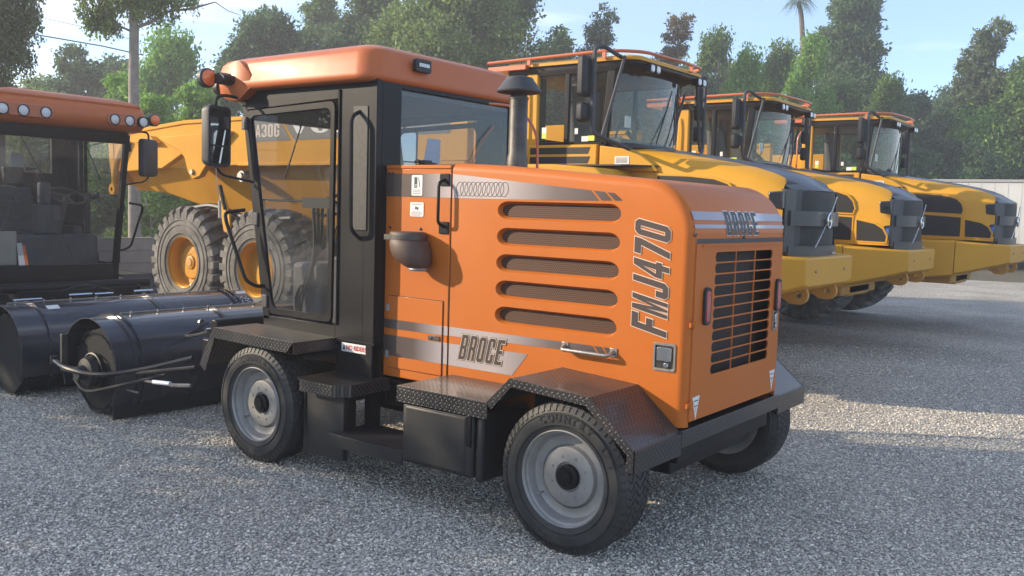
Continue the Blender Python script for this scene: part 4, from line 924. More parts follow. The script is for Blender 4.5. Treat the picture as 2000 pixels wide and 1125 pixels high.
# chalk writing and a small sticker on the far sweeper's broom hood
SW2M = Matrix.Translation(SW2.location) @ Matrix.Rotation(PI, 4, 'Z')
def on_hood2(u, v):
    C = Vector((2.479, -3.740, 1.728)); fw = Vector((-.5989844, .79608214, -.0864344)); rt = Vector((.79713935, .60304569, .03007906)); up = Vector((-.0760693, .05088337, .99580337))
    d = fw+rt*((u-1000)/1791.38)-up*((v-562.5)/1791.38); cx, cz, R = -5.64, .375, .4075
    a = d.x**2+d.z**2; b = 2*(d.x*(C.x-cx)+d.z*(C.z-cz)); c = (C.x-cx)**2+(C.z-cz)**2-R*R; t = (-b-math.sqrt(max(0, b*b-4*a*c)))/(2*a); return C+d*t
def mark(name, quads, mt):
    m = MB()
    for q in quads: m.add([tuple(on_hood2(*p)) for p in q], [tuple(range(len(q)))])
    global ORG
    o_ = ORG; ORG = Vector((0, 0, 0)); o = m.build(name, mt, SW2, smooth=0); ORG = o_; o.matrix_parent_inverse = SW2M.inverted(); return o
mark('hood_sticker', [[(88, 597), (113, 595), (118, 602), (94, 604)]], M['white']); mark('chalk_label', [[(459, 569), (478, 568), (480, 573), (462, 574)]], M['white'])
rg = random.Random(12); qs = []
for row in range(3):
    for k in range(6 - (row == 0)):
        u = 455+k*7+row*4; v = 577+row*8+k*.4; a = rg.choice(((0, 0, 0, 5), (0, 0, 4, 0), (0, 4, 4, 4), (4, 0, 0, 5)))
        for (x0, y0, x1, y1) in (a, rg.choice(((0, 2, 4, 2), (4, 0, 4, 5), (0, 5, 4, 5)))):
            dx, dy = (0, .9) if abs(x1-x0) > abs(y1-y0) else (.9, 0); qs.append([(u+x0, v+y0), (u+x1, v+y1), (u+x1+dx, v+y1+dy), (u+x0+dx, v+y0+dy)])
mark('chalk_writing', qs, M['white'])
# ================================================================== yellow articulated haulers
TC = 5.30
TR = root('dump_truck', (-5.5, TC, 0), 'yellow six wheeled dump truck directly behind the sweeper, its long dump bed showing at left', 'dump truck', 'yellow dump trucks in a row')
def sym(fn):
    for s in (-1, 1): fn(s)
def prof_rings(stations):
    """stations: (x, [(half width, z)...]) from the near sill over the top to the far sill"""
    return [[(x, TC-w, z) for w, z in ps]+[(x, TC+w, z) for w, z in reversed(ps)] for x, ps in stations]
# hood
def hood_ps(zt, w=.76, dw=.5, zb=1.405): return [(w+.02, zb), (w+.015, zb+.25), (w, zt-.30), (w-.012, zt-.19), (w-.045, zt-.10), (w-.11, zt-.035), (dw, zt+.012)]
st = [(-2.62, 2.42, .40), (-2.3, 2.385, .40), (-2.0, 2.345, .40), (-1.6, 2.285, .40), (-1.3, 2.235, .42), (-1.05, 2.185, .45), (-.85, 2.13, .50), (-.74, 2.085, .53)]
m = MB(); rg = []
for x, zt, dw in st: rg.append([(x, TC+s*w, z) for s, ps in ((-1, hood_ps(zt, dw=dw)),) for w, z in ps])
fr = []
for x, zt, dw in st:
    ps = hood_ps(zt, dw=dw); fr.append([(x, TC-w, z) for w, z in ps])
m.loft(fr, closed=False, cap=False); m.loft([[(p[0], 2*TC-p[1], p[2]) for p in r] for r in fr], closed=False, cap=False)
# nose cheeks: the side bends round to the grille
for s in (-1, 1):
    A = [(-.74, w, z) for w, z in hood_ps(2.085, dw=.53)]; B = [(-.66, .762, 1.405), (-.66, .758, 1.60), (-.66, .745, 1.785), (-.665, .73, 1.895), (-.68, .70, 1.965), (-.69, .65, 2.02), (-.70, .56, 2.065)]
    m.add([(p[0], TC+s*p[1], p[2]) for p in A+B], [(i, i+1, i+8, i+7) for i in range(6)])
m.build('hood', M['yellow'], TR, smooth=50)
# dark strip along the top of the hood, widening into the nose
m = MB(); rg = []
for x, zt, dw in st+[(-.70, 2.055, .57)]:
    rg.append([(x, TC+dw*k, zt+.014+.030*(1-abs(k)**2)) for k in (-1, -.6, -.2, .2, .6, 1)])
for x, z, w in ((-.60, 2.035, .60), (-.53, 2.00, .58), (-.50, 1.975, .565)): rg.append([(x-.13*abs(k)**2.2, TC+w*k*1.08, z+.012*(1-k*k)) for k in (-1, -.6, -.2, .2, .6, 1)])
m.loft(rg, closed=False, cap=False); m.build('hood_strip', M['grey_panel'], TR, smooth=60)
def nose_x(k, b=0): return -.50-.13*abs(k)**2.6+b
def nose_band(z0, z1, w, b, mt, name, parent=None, zk=0):
    m = MB(); K = [i/8-1 for i in range(17)]
    m.loft([[(nose_x(k, b)-(.03 if z == z1 and zk else 0), TC+w*k, z) for k in K]+[(nose_x(k, b)-.06, TC+w*k*.98, z) for k in reversed(K)] for z in (z0, z1)])
    return m.build(name, mt, parent or TR, smooth=50)
nose_band(1.41, 1.985, .70, -.035, M['ink'], 'grille_core')
gr = nose_band(1.43, 1.97, .60, -.012, M['vent_grey'], 'grille')
nose_band(1.645, 1.785, .665, .022, M['grey_panel'], 'grille_band', gr); nose_band(1.345, 1.455, .66, .012, M['grey_panel'], 'grille_sill', gr)
for y0, y1 in ((-.70, -.58), (.58, .70)):
    m = MB(); k0 = y0/.66; k1 = y1/.66
    m.loft([[(nose_x(k0)+.0, TC+y0, z), (nose_x(k1)+.0, TC+y1, z), (nose_x(k1)-.05, TC+y1, z), (nose_x(k0)-.05, TC+y0, z)] for z in (1.40, 1.985)]); m.build('grille_pillar', M['grey_panel'], gr, bevel=.004)
m = MB()
def nfn(y, z, b=.03): return (nose_x(y/.66)+b, TC+y, z)
n = 9; pa = [nfn(.20-.52*i/n, 1.94-.50*i/n, .032) for i in range(n+1)]; m.tube(pa, .0085, 6); bar = m.build('grille_bar', M['chrome'], gr)
m = MB(); em = [nfn(-.06+.052*math.cos(a), 1.70+.070*math.sin(a), .052) for a in [2*PI*k/24 for k in range(25)]]; m.tube(em, .011, 6); m.tube([nfn(-.09, 1.70, .052), nfn(-.03, 1.70, .052)], .016, 6); m.build('round_emblem', M['chrome'], gr)
m = MB(); font_text(m, 'VOLVO', .03, lambda u, v, d: nfn(.16+u, 1.372+v, .030), xs=1.2, bold=.001); m.build('nose_lettering', M['white'], gr, smooth=0)
# side lamps at the nose
for s in (-1, 1):
    for z0, z1, x1 in ((1.795, 1.965, -.655), (1.475, 1.66, -.65)):
        m = MB(); m.loft([[(x, TC+s*y, z) for x, z in ((-.655, z0), (-.655, z1), (-.80, z1-.01), (-.785, z0+.015))] for y in (.70, .772)])
        m.build('side_lamp', M['lens'] if False else mat('dark_lamp_glass', (.03, .035, .045), .12, .2, .6), TR, bevel=.012)
m = MB(); m.box(-.70, -.665, TC-.778, TC-.765, 1.54, 1.62); m.build('blue_marker', M['blue_tag'], TR)
# vents in the hood side
def sidepoly(name, pts, mt, y=.778, t=.006, parent=None, bevel=.004):
    r = []
    for s in (-1, 1):
        m = MB(); m.prism(pts, 'y', TC+s*y, TC+s*(y-t*2)); r.append(m.build(name, mt, parent or TR, bevel=bevel))
    return r
w1 = [(-1.95, 1.83), (-1.12, 1.80), (-1.10, 1.86), (-1.13, 1.95), (-1.20, 2.02), (-1.34, 2.065), (-1.60, 2.09), (-1.95, 2.10)]
w2 = [(-1.95, 1.46), (-1.12, 1.455), (-1.12, 1.745), (-1.95, 1.79)]
w3 = [(-1.05, 1.455), (-.70, 1.45), (-.69, 1.52), (-.74, 1.61), (-.84, 1.67), (-1.06, 1.715)]
for w in (w1, w2, w3):
    fr_ = sidepoly('vent_frame', [tuple(p) for p in offset_loop(w, .022)], M['yellow'], .784, .008)
    for f, s in zip(fr_, (-1, 1)):
        m = MB(); m.prism(w, 'y', TC+s*.7865, TC+s*.77); m.build('vent_mesh', M['vent_grey'], f, bevel=0)
# bumper and front wing
m = MB()
def bump(x, w, z0, z1): return [(x, TC-w, z0), (x, TC-w, z1), (x, TC-w+.04, z1+.012), (x, TC+w-.04, z1+.012), (x, TC+w, z1), (x, TC+w, z0), (x, TC+w-.1, z0-.02), (x, TC-w+.1, z0-.02)]
m.loft([bump(-1.10, 1.16, .90, 1.375), bump(-.55, .82, 1.055, 1.345), bump(-.445, .70, 1.095, 1.34), bump(-.43, .69, 1.10, 1.335)]); bp = m.build('bumper', M['yellow'], TR, smooth=25, bevel=.012)
m = MB(); m.loft([bump(-2.05, 1.38, .80, 1.36), bump(-1.75, 1.36, .80, 1.385), bump(-1.107, 1.165, .885, 1.385)]); m.build('front_wing', M['yellow'], TR, smooth=25, bevel=.012)
m = MB(); m.box(-2.3, -1.2, TC-.75, TC+.75, .72, .86); m.box(-3.9, -1.2, TC-.45, TC+.45, .70, 1.5); each(m, 'belly_frame', M['yellow_dusty'], TR, bevel=.03)
for s in (-.42, .42):
    m = MB(); o = [(-.50, 1.10), (-.78, 1.10), (-.78, 1.02), (-.72, .96)]+arc(-.575, .975, .085, -90, 60, 8); o = [(-.80, 1.12), (-.80, .99), (-.66, .90)]+arc(-.575, .985, .09, -90, 40, 8)+[(-.50, 1.12)]
    h = [(-.575+.032*math.cos(t), .985+.032*math.sin(t)) for t in [2*PI*k/12 for k in range(12)]]
    sheet_with_holes(m, o, [h], lambda u, v, d: (u, TC+s-.025+d, v), .05); sheet_with_holes(m, o, [h], lambda u, v, d: (u, TC+s+.025, v)); m.build('tow_eye', M['yellow_dusty'], TR, smooth=0)
m = MB()
for y in (-.42, .42): m.lathe([(.001, .012), (.014, .010), (.016, 0)], (-.43, TC+y, 1.22), 'x', 8)
each(m, 'bumper_bolt', M['steel'], TR)
# fender over the front wheel
for s in (-1, 1):
    m = MB(); A = [(-1.90, 1.38), (-2.0, 1.75), (-2.12, 2.02), (-2.30, 2.15), (-2.80, 2.182), (-3.30, 2.184), (-3.85, 2.18), (-4.15, 2.05)]; m.prism(A+[(-4.15, 1.9), (-3.85, 2.0), (-3.3, 2.03), (-2.8, 1.96), (-2.4, 1.78), (-2.2, 1.5), (-2.15, 1.38)], 'y', TC+s*.74, TC+s*1.43)
    m.build('fender', M['yellow'], TR, smooth=30, bevel=.02)
    m = MB(); m.box(-3.62, -1.85, TC+s*1.02-.22, TC+s*1.02+.22, 2.185, 2.205) if False else m.prism([(-3.64, TC+s*.74), (-1.96, TC+s*.74), (-2.25, TC+s*1.0), (-3.64, TC+s*1.05)], 'z', 2.186, 2.203); m.build('walkway', M['dark_plastic'], TR, bevel=.003)
    m = MB(); m.box(-2.64, -1.95, TC+s*.72-.02, TC+s*.72+.02, 2.10, 2.36) if False else m.prism([(-2.64, 2.14), (-2.64, 2.41), (-2.24, 2.36), (-2.02, 2.22), (-1.95, 2.14)], 'y', TC+s*.70, TC+s*.79); m.build('cowl_side', M['yellow'], TR, bevel=.01)
# louvre box below the side window
for s in (-1, 1):
    m = MB(); y0, y1 = TC+s*.62, TC+s*.795
    m.box(-3.57, -2.67, min(y0, y1), max(y0, y1), 2.205, 2.425); lb = m.build('louvre_box', M['yellow'], TR, bevel=.012)
    for z0, z1 in ((2.325, 2.395), (2.225, 2.298)):
        m = MB(); m.prism([(-3.53, z0), (-2.78, z0), (-2.75, z1), (-3.53, z1)], 'y', TC+s*.78, TC+s*.798); m.build('louvre', M['vent_grey'], lb)
m = MB(); m.box(-2.45, -2.28, TC-.794, TC-.789, 2.215, 2.295); dl = m.build('data_label', M['white'], TR); m = MB()
for k in range(5): m.box(-2.435, -2.30, TC-.7965, TC-.793, 2.228+k*.012, 2.232+k*.012)
m.build('print', M['ink'], dl)
# cab shell
m = MB()
xr, xf0, xf1, zb, zt = -3.60, -2.50, -2.36, 2.42, 3.25
for s in (-1, 1):
    def pp(pts, a=.70, b=.755): m.prism(pts, 'y', TC+s*a, TC+s*b)
    pp([(xr-.10, 2.0), (xr+.13, 2.0), (xr+.13, zb), (xr+.12, 3.24), (xr-.04, 3.24)])
each(m, 'cab_post', M['yellow'], TR, bevel=.02)
m = MB()
for s in (-1, 1):
    def pp(pts, a=.705, b=.748): m.prism(pts, 'y', TC+s*a, TC+s*b)
    pp([(-2.66, zb), (-2.585, zb), (-2.50, 3.22), (-2.60, 3.22)]); pp([(-3.13, zb), (-3.07, zb), (-3.07, 3.2), (-3.13, 3.2)]); pp([(xr+.13, 3.17), (-2.5, 3.17), (-2.5, 3.26), (xr+.13, 3.26)]); pp([(xr+.13, 2.40), (-2.6, 2.40), (-2.6, 2.46), (xr+.13, 2.46)])
m.box(xr, xr+.06, TC-.70, TC+.70, 2.2, 2.5); m.box(xr, xr+.06, TC-.70, TC-.5, 2.5, 3.24); m.box(xr, xr+.06, TC+.5, TC+.70, 2.5, 3.24)
m.box(xr, -2.45, TC-.74, TC+.74, 2.18, 2.22); m.build('cab_frame', M['black'], TR, bevel=.01)
for s in (-1, 1):
    m = MB(); m.add([(xr+.13, TC+s*.735, 2.45), (-2.63, TC+s*.735, 2.45), (-2.55, TC+s*.735, 3.18), (xr+.13, TC+s*.735, 3.18)], [(0, 1, 2, 3)]); sg = m.build('side_window', M['glass_truck'], TR, smooth=0)
    if s < 0:
        for x0, x1, z0, z1, mt in ((-3.42, -3.36, 2.50, 2.56, 'hivis'), (-3.42, -3.36, 2.56, 2.62, 'white'), (-2.99, -2.95, 2.54, 2.60, 'white'), (-2.90, -2.82, 2.46, 2.515, 'white'), (-2.82, -2.74, 2.465, 2.52, 'hivis')):
            m = MB(); m.box(x0, x1, TC-.741, TC-.737, z0, z1); m.build('window_label', M[mt], sg)
m = MB(); K = [i/6-1 for i in range(13)]
def wsx(k, z): return -2.33-.22*abs(k)**2.4-(z-2.42)*(-.02) 
m.loft([[(wsx(k, z)+(.0), TC+.735*k, z) for k in K] for z in (2.44, 2.8, 3.16)], closed=False, cap=False); ws = m.build('windscreen', M['glass_truck'], TR, smooth=70)
m = MB(); m.box(-2.52, -2.515, TC-.50, TC-.38, 2.62, 2.74); m.build('white_notice', M['white'], ws)
m = MB()
for y in (-.2, .12): m.tube([(-2.30, TC+y, 2.46), (-2.33, TC+y+.32, 2.95)], .009, 5); m.tube([(-2.33, TC+y+.22, 2.78), (-2.33, TC+y+.36, 3.06)], .014, 5)
each(m, 'wiper', M['ink'], ws)
m = MB(); m.loft([[(wsx(k, 2.4)+.10, TC+.70*k, 2.40) for k in K]+[(-2.62, TC+.70, 2.40), (-2.62, TC-.70, 2.40)], [(wsx(k, 2.4)+.02, TC+.68*k, 2.452) for k in K]+[(-2.62, TC+.68, 2.452), (-2.62, TC-.68, 2.452)]]); m.build('cowl', M['grey_panel'], TR, bevel=.01)
m = MB(); m.loft([[(x, TC+y, z) for x, y in rrect(-3.95, -2.34+e, -.76-e*.1, .76+e*.1, .12)] for z, e in ((3.18, -.12), (3.215, .0), (3.25, .08), (3.28, .07))]); m.build('roof', M['black_matte'], TR, smooth=40)
m = MB(); m.loft([[(x, TC+y, z) for x, y in rrect(-3.99+i, -2.24-i, -.80+i, .80-i, .14)] for z, i in ((3.275, .0), (3.305, .0), (3.325, .03), (3.335, .2))]); m.build('roof_panel', M['yellow'], TR, smooth=40)
m = MB()
def rail(pts, r=.018): m.tube(smooth_path(pts, .12), r, 8)
rail([(-4.12, TC-.84, 3.345), (-2.75, TC-.84, 3.365), (-2.50, TC-.82, 3.37), (-2.26, TC-.60, 3.37), (-2.20, TC+.2, 3.37), (-2.24, TC+.72, 3.37), (-2.45, TC+.85, 3.37), (-4.12, TC+.84, 3.345)])
m.box(-4.12, -3.6, TC-.84, TC+.84, 3.25, 3.30)
for x, y in ((-3.55, -.84), (-2.6, -.83), (-2.22, .4), (-3.55, .84), (-2.6, .84)): m.box(x-.02, x+.02, TC+y-.012, TC+y+.012, 3.29, 3.36)
m.build('roof_rail', M['red_rail'], TR)
m = MB(); m.tube([(-3.80, TC-.55, 3.34), (-3.80, TC-.55, 3.62)], .006, 5); m.build('aerial', M['ink'], TR)
m = MB(); m.box(-3.05, -2.62, TC-.10, TC+.32, 3.342, 3.40); m.build('roof_box', mat('pale_roof_unit', (.5, .48, .44), .6), TR, bevel=.03)
for y in (-.52, -.40, .58, .70):
    m = MB(); m.loft([[(-2.20, p[0], p[1]) for p in rrect(TC+y-.045, TC+y+.045, 3.165, 3.255, .02)], [(-2.29, p[0], p[1]) for p in rrect(TC+y-.035, TC+y+.035, 3.175, 3.245, .02)]]); wl = m.build('work_lamp', M['black_matte'], TR); m = MB()
    m.loft([[(-2.198, p[0], p[1]) for p in rrect(TC+y-.036, TC+y+.036, 3.174, 3.246, .02)], [(-2.190, p[0], p[1]) for p in rrect(TC+y-.030, TC+y+.030, 3.18, 3.24, .02)]]); m.build('lens', M['lens'], wl)
m = MB(); m.box(-2.28, -2.22, TC-.56, TC+.74, 3.235, 3.255); m.build('lamp_bar', M['black'], TR)
# mirrors on tube brackets
for s in (-1, 1):
    yb = TC+s*1.25; yi = TC+s*.80
    m = MB(); m.tube(smooth_path([(-2.42, yi, 3.30), (-2.42, yb-s*.1, 3.36), (-2.45, yb, 3.33), (-2.45, yb, 2.50), (-2.40, yb-s*.12, 2.46), (-2.28, yi-s*.05, 2.36)], .12), .022, 8); m.tube([(-2.36, yi+s*.02, 3.30), (-2.42, yb-s*.14, 2.47)], .017, 8); br_ = m.build('mirror_bracket', M['dark_plastic'], TR)
    for z0, z1, w in ((2.85, 3.25, .09), (2.60, 2.79, .085)):
        m = MB(); m.loft([[(x, yb+s*.04+p[0], p[1]) for p in rrect(-w+i, w-i, z0+i, z1-i, .04)] for x, i in ((-2.56, .0), (-2.55, .0), (-2.51, .0), (-2.48, .03))]); mm = m.build('mirror_head', M['black_matte'], TR); m = MB(); q = rrect(-w+.015, w-.015, z0+.015, z1-.015, .03); m.add([(-2.5605, yb+s*.04+p[0], p[1]) for p in q], [tuple(range(len(q)))]); m.build('mirror_glass', M['mirror'], mm, smooth=0)
# cab interior
m = MB(); m.box(-3.3, -2.9, TC-.25, TC+.25, 2.2, 2.45); m.loft([[(x, y, 2.42) for x, y in rrect(-3.42, -3.28, TC-.24, TC+.24, .04)], [(x-.08, y, 2.98) for x, y in rrect(-3.40, -3.30, TC-.20, TC+.20, .04)]]); m.loft([[(x-.08, y, 3.0) for x, y in rrect(-3.40, -3.32, TC-.11, TC+.11, .03)], [(x-.10, y, 3.15) for x, y in rrect(-3.40, -3.32, TC-.11, TC+.11, .03)]]); m.build('seat', M['interior'], TR, bevel=.01)
m = MB(); m.box(-2.75, -2.5, TC-.6, TC+.6, 2.2, 2.50); m.tube([Vector((-2.78, TC, 2.62))+Vector((.08*math.sin(a), .2*math.cos(a), .17*math.sin(a))) for a in [2*PI*k/20 for k in range(21)]], .012, 6); m.tube([(-2.78, TC, 2.62), (-2.6, TC, 2.45)], .03, 6); m.build('dashboard', M['interior'], TR, bevel=.02)
m = MB(); m.tube(smooth_path([(-3.66, TC-.80, 3.10), (-3.70, TC-.84, 3.0), (-3.70, TC-.84, 2.30), (-3.62, TC-.80, 2.2)], .06), .013, 6); m.build('cab_grab_rail', M['red_rail'], TR)
m = MB(); m.box(-4.6, -3.65, TC-.95, TC+.95, 1.3, 2.05); m.box(-5.6, -4.4, TC-.35, TC+.35, .95, 1.55); m.box(-10.2, -5.5, TC-.42, TC+.42, .85, 1.2); m.build('rear_frame', M['yellow_dusty'], TR, bevel=.03)
# dump bed
Y0 = TC-1.37; D = 2*1.37
side = [(-11.0, 1.86), (-11.06, 2.30), (-11.02, 2.68), (-10.85, 2.74), (-9.2, 2.845), (-6.0, 2.865), (-3.95, 2.88), (-3.95, 2.20), (-4.25, 1.62), (-5.4, 1.26), (-7.9, 1.22), (-8.55, 1.36), (-10.15, 1.80), (-10.6, 1.83)]
m = MB()
lower = [(-10.98, 1.84), (-10.95, 2.155), (-7.8, 2.215), (-3.95, 2.23), (-4.2, 1.66), (-5.4, 1.26), (-7.75, 1.24), (-8.45, 1.40), (-10.2, 1.80)]
def bring(k0, k1): return [(p[0], (Y0+.10+(1-max(0, min(1, (p[1]-1.24)/.97)))*k1) if k0 < 0 else (Y0+D-.10-(1-max(0, min(1, (p[1]-1.24)/.97)))*k1), p[1]) for p in lower]
m.loft([bring(-1, .62), bring(1, .62)]); bed = m.build('dump_bed', M['yellow_bed'], TR, smooth=30, bevel=.03, bseg=3)
for y0, y1 in ((Y0, Y0+.11), (Y0+D-.11, Y0+D)):
    upper = [(-11.02, 2.10), (-11.06, 2.60), (-10.95, 2.69), (-9.2, 2.82), (-6.0, 2.845), (-3.95, 2.86), (-3.95, 2.23), (-7.8, 2.20), (-8.8, 2.17), (-8.92, 2.30), (-9.25, 2.36), (-9.75, 2.16)]
    m = MB(); m.prism(upper, 'y', y0, y1); m.build('bed_side', M['yellow_bed'], bed, smooth=0, bevel=.012)
    m = MB(); yo = -.02 if y0 == Y0 else .02
    rp = [(-10.98, 2.70), (-9.2, 2.83), (-6.0, 2.855), (-3.95, 2.87)]; m.prism(rp+[(p[0], p[1]-.055) for p in rp[::-1]], 'y', y0+yo-.0, y1+yo); m.build('bed_rim', M['yellow_bed'], bed, bevel=.01)
    m = MB(); m.box(-7.95, -3.96, y0+yo*1.2, y1+yo*1.2, 2.185, 2.225); m.build('bed_rib', M['yellow_bed'], bed, bevel=.008)
m = MB(); m.prism([(-9.72, 2.60), (-8.05, 2.65), (-8.06, 2.62), (-8.35, 2.42), (-8.55, 2.21), (-8.72, 2.04), (-8.88, 2.00), (-9.0, 2.10), (-9.08, 2.30), (-9.2, 2.40), (-9.70, 2.56)], 'y', Y0-.075, Y0+.02); bk = m.build('bed_bracket', M['yellow_bed'], bed, bevel=.012)
m = MB(); m.lathe([(.001, -.03), (.035, -.03), (.04, .0)], (-8.88, Y0-.075, 2.10), n=12); m.build('pin', M['steel'], bk)
m = MB(); m.lathe([(.001, -.06), (.05, -.06), (.055, -.03), (.075, -.03), (.08, .10)], (-7.93, Y0+.06, 2.05), n=16); m.build('bed_pivot', M['steel'], bed)
m = MB(); m.prism([(-11.12, 1.95), (-11.20, 2.30), (-11.22, 2.66), (-11.05, 2.70), (-11.02, 1.90)], 'y', Y0-.01, Y0+D+.01); m.build('tailgate', M['yellow_bed'], TR, bevel=.03)
m = MB(); m.tube(smooth_path([(-10.62, Y0-.05, 2.58), (-10.86, Y0-.06, 2.30), (-10.94, Y0-.06, 1.98), (-10.92, Y0-.06, 1.86)], .3), [.045]*13 if False else .045, 8); m.lathe([(.03, -.05), (.085, -.05), (.085, .05), (.03, .05)], (-10.92, Y0-.07, 1.84), n=18); m.prism([(-10.5, 2.60), (-9.9, 2.62), (-9.75, 2.52), (-10.4, 2.54)], 'y', Y0-.10, Y0); m.build('tailgate_arm', M['yellow_bed'], TR, smooth=40)
# painted bed markings
m = MB(); yq = Y0-.004
P4 = lambda pts: m.add([(p[0], yq, p[1]) for p in pts], [tuple(range(len(pts)))])
P4([(-7.66, 2.775), (-7.10, 2.78), (-6.87, 2.505), (-7.60, 2.50)]); P4([(-7.05, 2.78), (-4.2, 2.795), (-4.2, 2.53), (-6.81, 2.505)]); dk = each(m, 'bed_marking', mat('grey_marking', (.065, .062, .065), .45), bed, smooth=0)[0]
m = MB(); letters(m, 'A30G', .105, .165, .022, lambda u, v, d: (-7.58+u, Y0-.007+d, 2.555+v), 0); m.build('model_lettering', M['outline'], dk, smooth=0)
m = MB(); letters(m, 'VoLVo', .37, .180, .035, lambda u, v, d: (-6.90+u, Y0-.007+d, 2.585+v), 0); m.build('maker_lettering', M['white'], dk, smooth=0)
# lifting cylinder hook seen under the bed
m = MB(); m.prism([(-8.30, 1.78), (-8.22, 1.80), (-8.08, 1.55), (-8.06, 1.36), (-8.13, 1.28), (-8.20, 1.30), (-8.27, 1.55)], 'y', Y0-.05, Y0-.02); hk = m.build('yellow_hook', M['yellow'], TR, bevel=.004); m = MB(); m.tube([(-8.27, Y0-.06, 1.92), (-8.20, Y0-.06, 1.72), (-8.15, Y0-.06, 1.60)], .028, 6); m.build('hook_catch', M['black'], hk)
m = MB(); m.tube(smooth_path([(-9.1, Y0+.1, 1.60), (-8.6, Y0+.05, 1.66), (-8.1, Y0+.05, 1.55), (-7.7, Y0+.05, 1.46), (-6.9, Y0+.05, 1.52)], .3), .035, 7); m.build('bed_hose', M['black_matte'], TR)
# wheels
with at_zero(): wt3 = wheel_parts(.80, .60, .365, M['yellow'], M['rubber_dusty'], M['yellow_dusty'], deep=.13, style='lug', lug=26)
for x in (-3.3, -7.52, -9.17):
    for y, f in ((TC-1.42, False), (TC+1.42, True)): place_wheel(wt3, TR, (x, y, .815), f)
drop(wt3)
T2 = copy_tree(TR); T2.location = (-5.5-.02, TC+3.72, 0)
T3 = copy_tree(TR); T3.location = (-5.5+.60, TC+7.05, .05)
T2['label'] = 'yellow dump truck in the middle of the row, between the other two hoods'
T3['label'] = 'farthest yellow dump truck of the row, its nose nearest the right edge'
ORG = Vector((0, 0, 0))
# ================================================================== background: walls, wires, trees
ORG = Vector((0, 0, 0))
CAMP = Vector((2.479, -3.740, 1.728)); FW = Vector((-.5989844, .79608214, -.0864344)); RT = Vector((.79713935, .60304569, .03007906)); UP = Vector((-.0760693, .05088337, .99580337))
def at(u, v, d):
    """point seen at photograph pixel (u, v) at depth d"""
    return CAMP+FW*d+RT*((u-1000)/1791.38*d)-UP*((v-562.5)/1791.38*d)
# low panelled wall behind the trucks
m = MB(); X = -14.9; y0, y1 = -9.0, 6.98
for k, (a, b) in enumerate(((.0, .135), (.15, .385), (.40, .635), (.65, .89))):
    m.box(X-.16, X, y0, y1, a, b); m.box(X-.16, X+.012, y0, y1, b, b+.012)
lw = m.build('low_board_wall', mat('weathered_grey_boards', (.22, .21, .20), .8, var=.15, vscale=3, bump=.1, bscale=30), bevel=.004); tag(lw, 'low grey wall of three long horizontal boards behind the rear truck wheels', 'wall')
M['wall_w'] = mat('white_trailer_skin', (.52, .52, .50), .5, .0, .1, dirt=(.40, .40, .38), vscale=.5, rvar=.1)
WX0, WX1, WY = -6.0, 18.0, 30.0
tr = root('box_trailer', (6, WY+1.2, 0), 'long white box trailer body at the right edge behind the farthest truck', 'trailer')
m = MB(); m.box(WX0, WX1, WY, WY+2.5, 1.05, 3.06); m.build('body', M['wall_w'], tr, bevel=.03)
m = MB(); m.box(WX0-.02, WX1+.02, WY-.04, WY+2.54, 3.06, 3.15); m.build('top_rail', mat('grey_rail', (.28, .28, .28), .5), tr, bevel=.01)
m = MB(); m.box(WX0, WX1, WY-.02, WY+2.5, .95, 1.05); m.build('bottom_rail', M['black_matte'], tr)
m = MB()
for k in range(60): m.box(WX0+.4*k, WX0+.4*k+.02, WY-.008, WY, 1.08, 3.04)
m.build('side_rib', M['wall_w'], tr)['kind'] = 'stuff'
with at_zero():
    tw = MB(); tw.lathe([(.5, .02), (.52, 0), (.52, .28), (.5, .3)], (0, 0, 0), n=24); tw.lathe([(.28, .03), (.27, .0), (.1, .05), (.001, .05)], (0, 0, 0), n=16); twp = tw.build('wheel', M['rubber'])
for x in (-3.2, -1.9, 14.0, 15.3):
    for y in (WY+.1, WY+2.1): c = twp.copy(); COL.objects.link(c); c.parent = tr; c.location = Vector((x, y, .52))-ORG
drop([twp]); ORG = Vector((0, 0, 0))
# rising earth behind the yard
m = MB(); nx, ny = 60, 26; V = []
def hill(x, y):
    d = (Vector((x, y))-Vector((2.5, -3.7))).length
    return -.05+max(0, min(1, (d-30)/40))**1.2*4.5+.25*math.sin(x*.21+y*.13)*min(1, max(0, (d-30)/10))
for j in range(ny+1):
    for i in range(nx+1):
        a = rad(-75+i*(170/nx)); r = 26+j*j*.16+j*1.2; a0 = math.atan2(FW.y, FW.x); x = 2.5+r*math.cos(a0-a); y = -3.7+r*math.sin(a0-a); V.append((x, y, hill(x, y)))
m.add(V, [(j*(nx+1)+i, j*(nx+1)+i+1, (j+1)*(nx+1)+i+1, (j+1)*(nx+1)+i) for j in range(ny) for i in range(nx)])
hb = m.build('hillside', mat('brush_earth', (.07, .065, .04), .95, dirt=(.13, .11, .07), vscale=.6, bump=.6, bscale=3)); struct(hb)
# --- trees
def leaf_mat(name, c1, c2, c3, trans=.45):
    m = bpy.data.materials.new(name); n, l = nodes(m); n.clear(); o = n.new('ShaderNodeOutputMaterial')
    g = n.new('ShaderNodeNewGeometry'); r = n.new('ShaderNodeValToRGB'); e = r.color_ramp.elements; e.new(.5)
    for i, (p, c) in enumerate(((0, c1), (.55, c2), (1, c3))): e[i].position = p; e[i].color = (*c, 1)
    l.new(g.outputs['Random Per Island'], r.inputs['Fac']); d = n.new('ShaderNodeBsdfDiffuse'); t = n.new('ShaderNodeBsdfTranslucent'); mx = n.new('ShaderNodeMixShader'); mx.inputs[0].default_value = trans
    l.new(r.outputs['Color'], d.inputs['Color']); l.new(r.outputs['Color'], t.inputs['Color']); l.new(d.outputs[0], mx.inputs[1]); l.new(t.outputs[0], mx.inputs[2]); l.new(mx.outputs[0], o.inputs[0]); return m
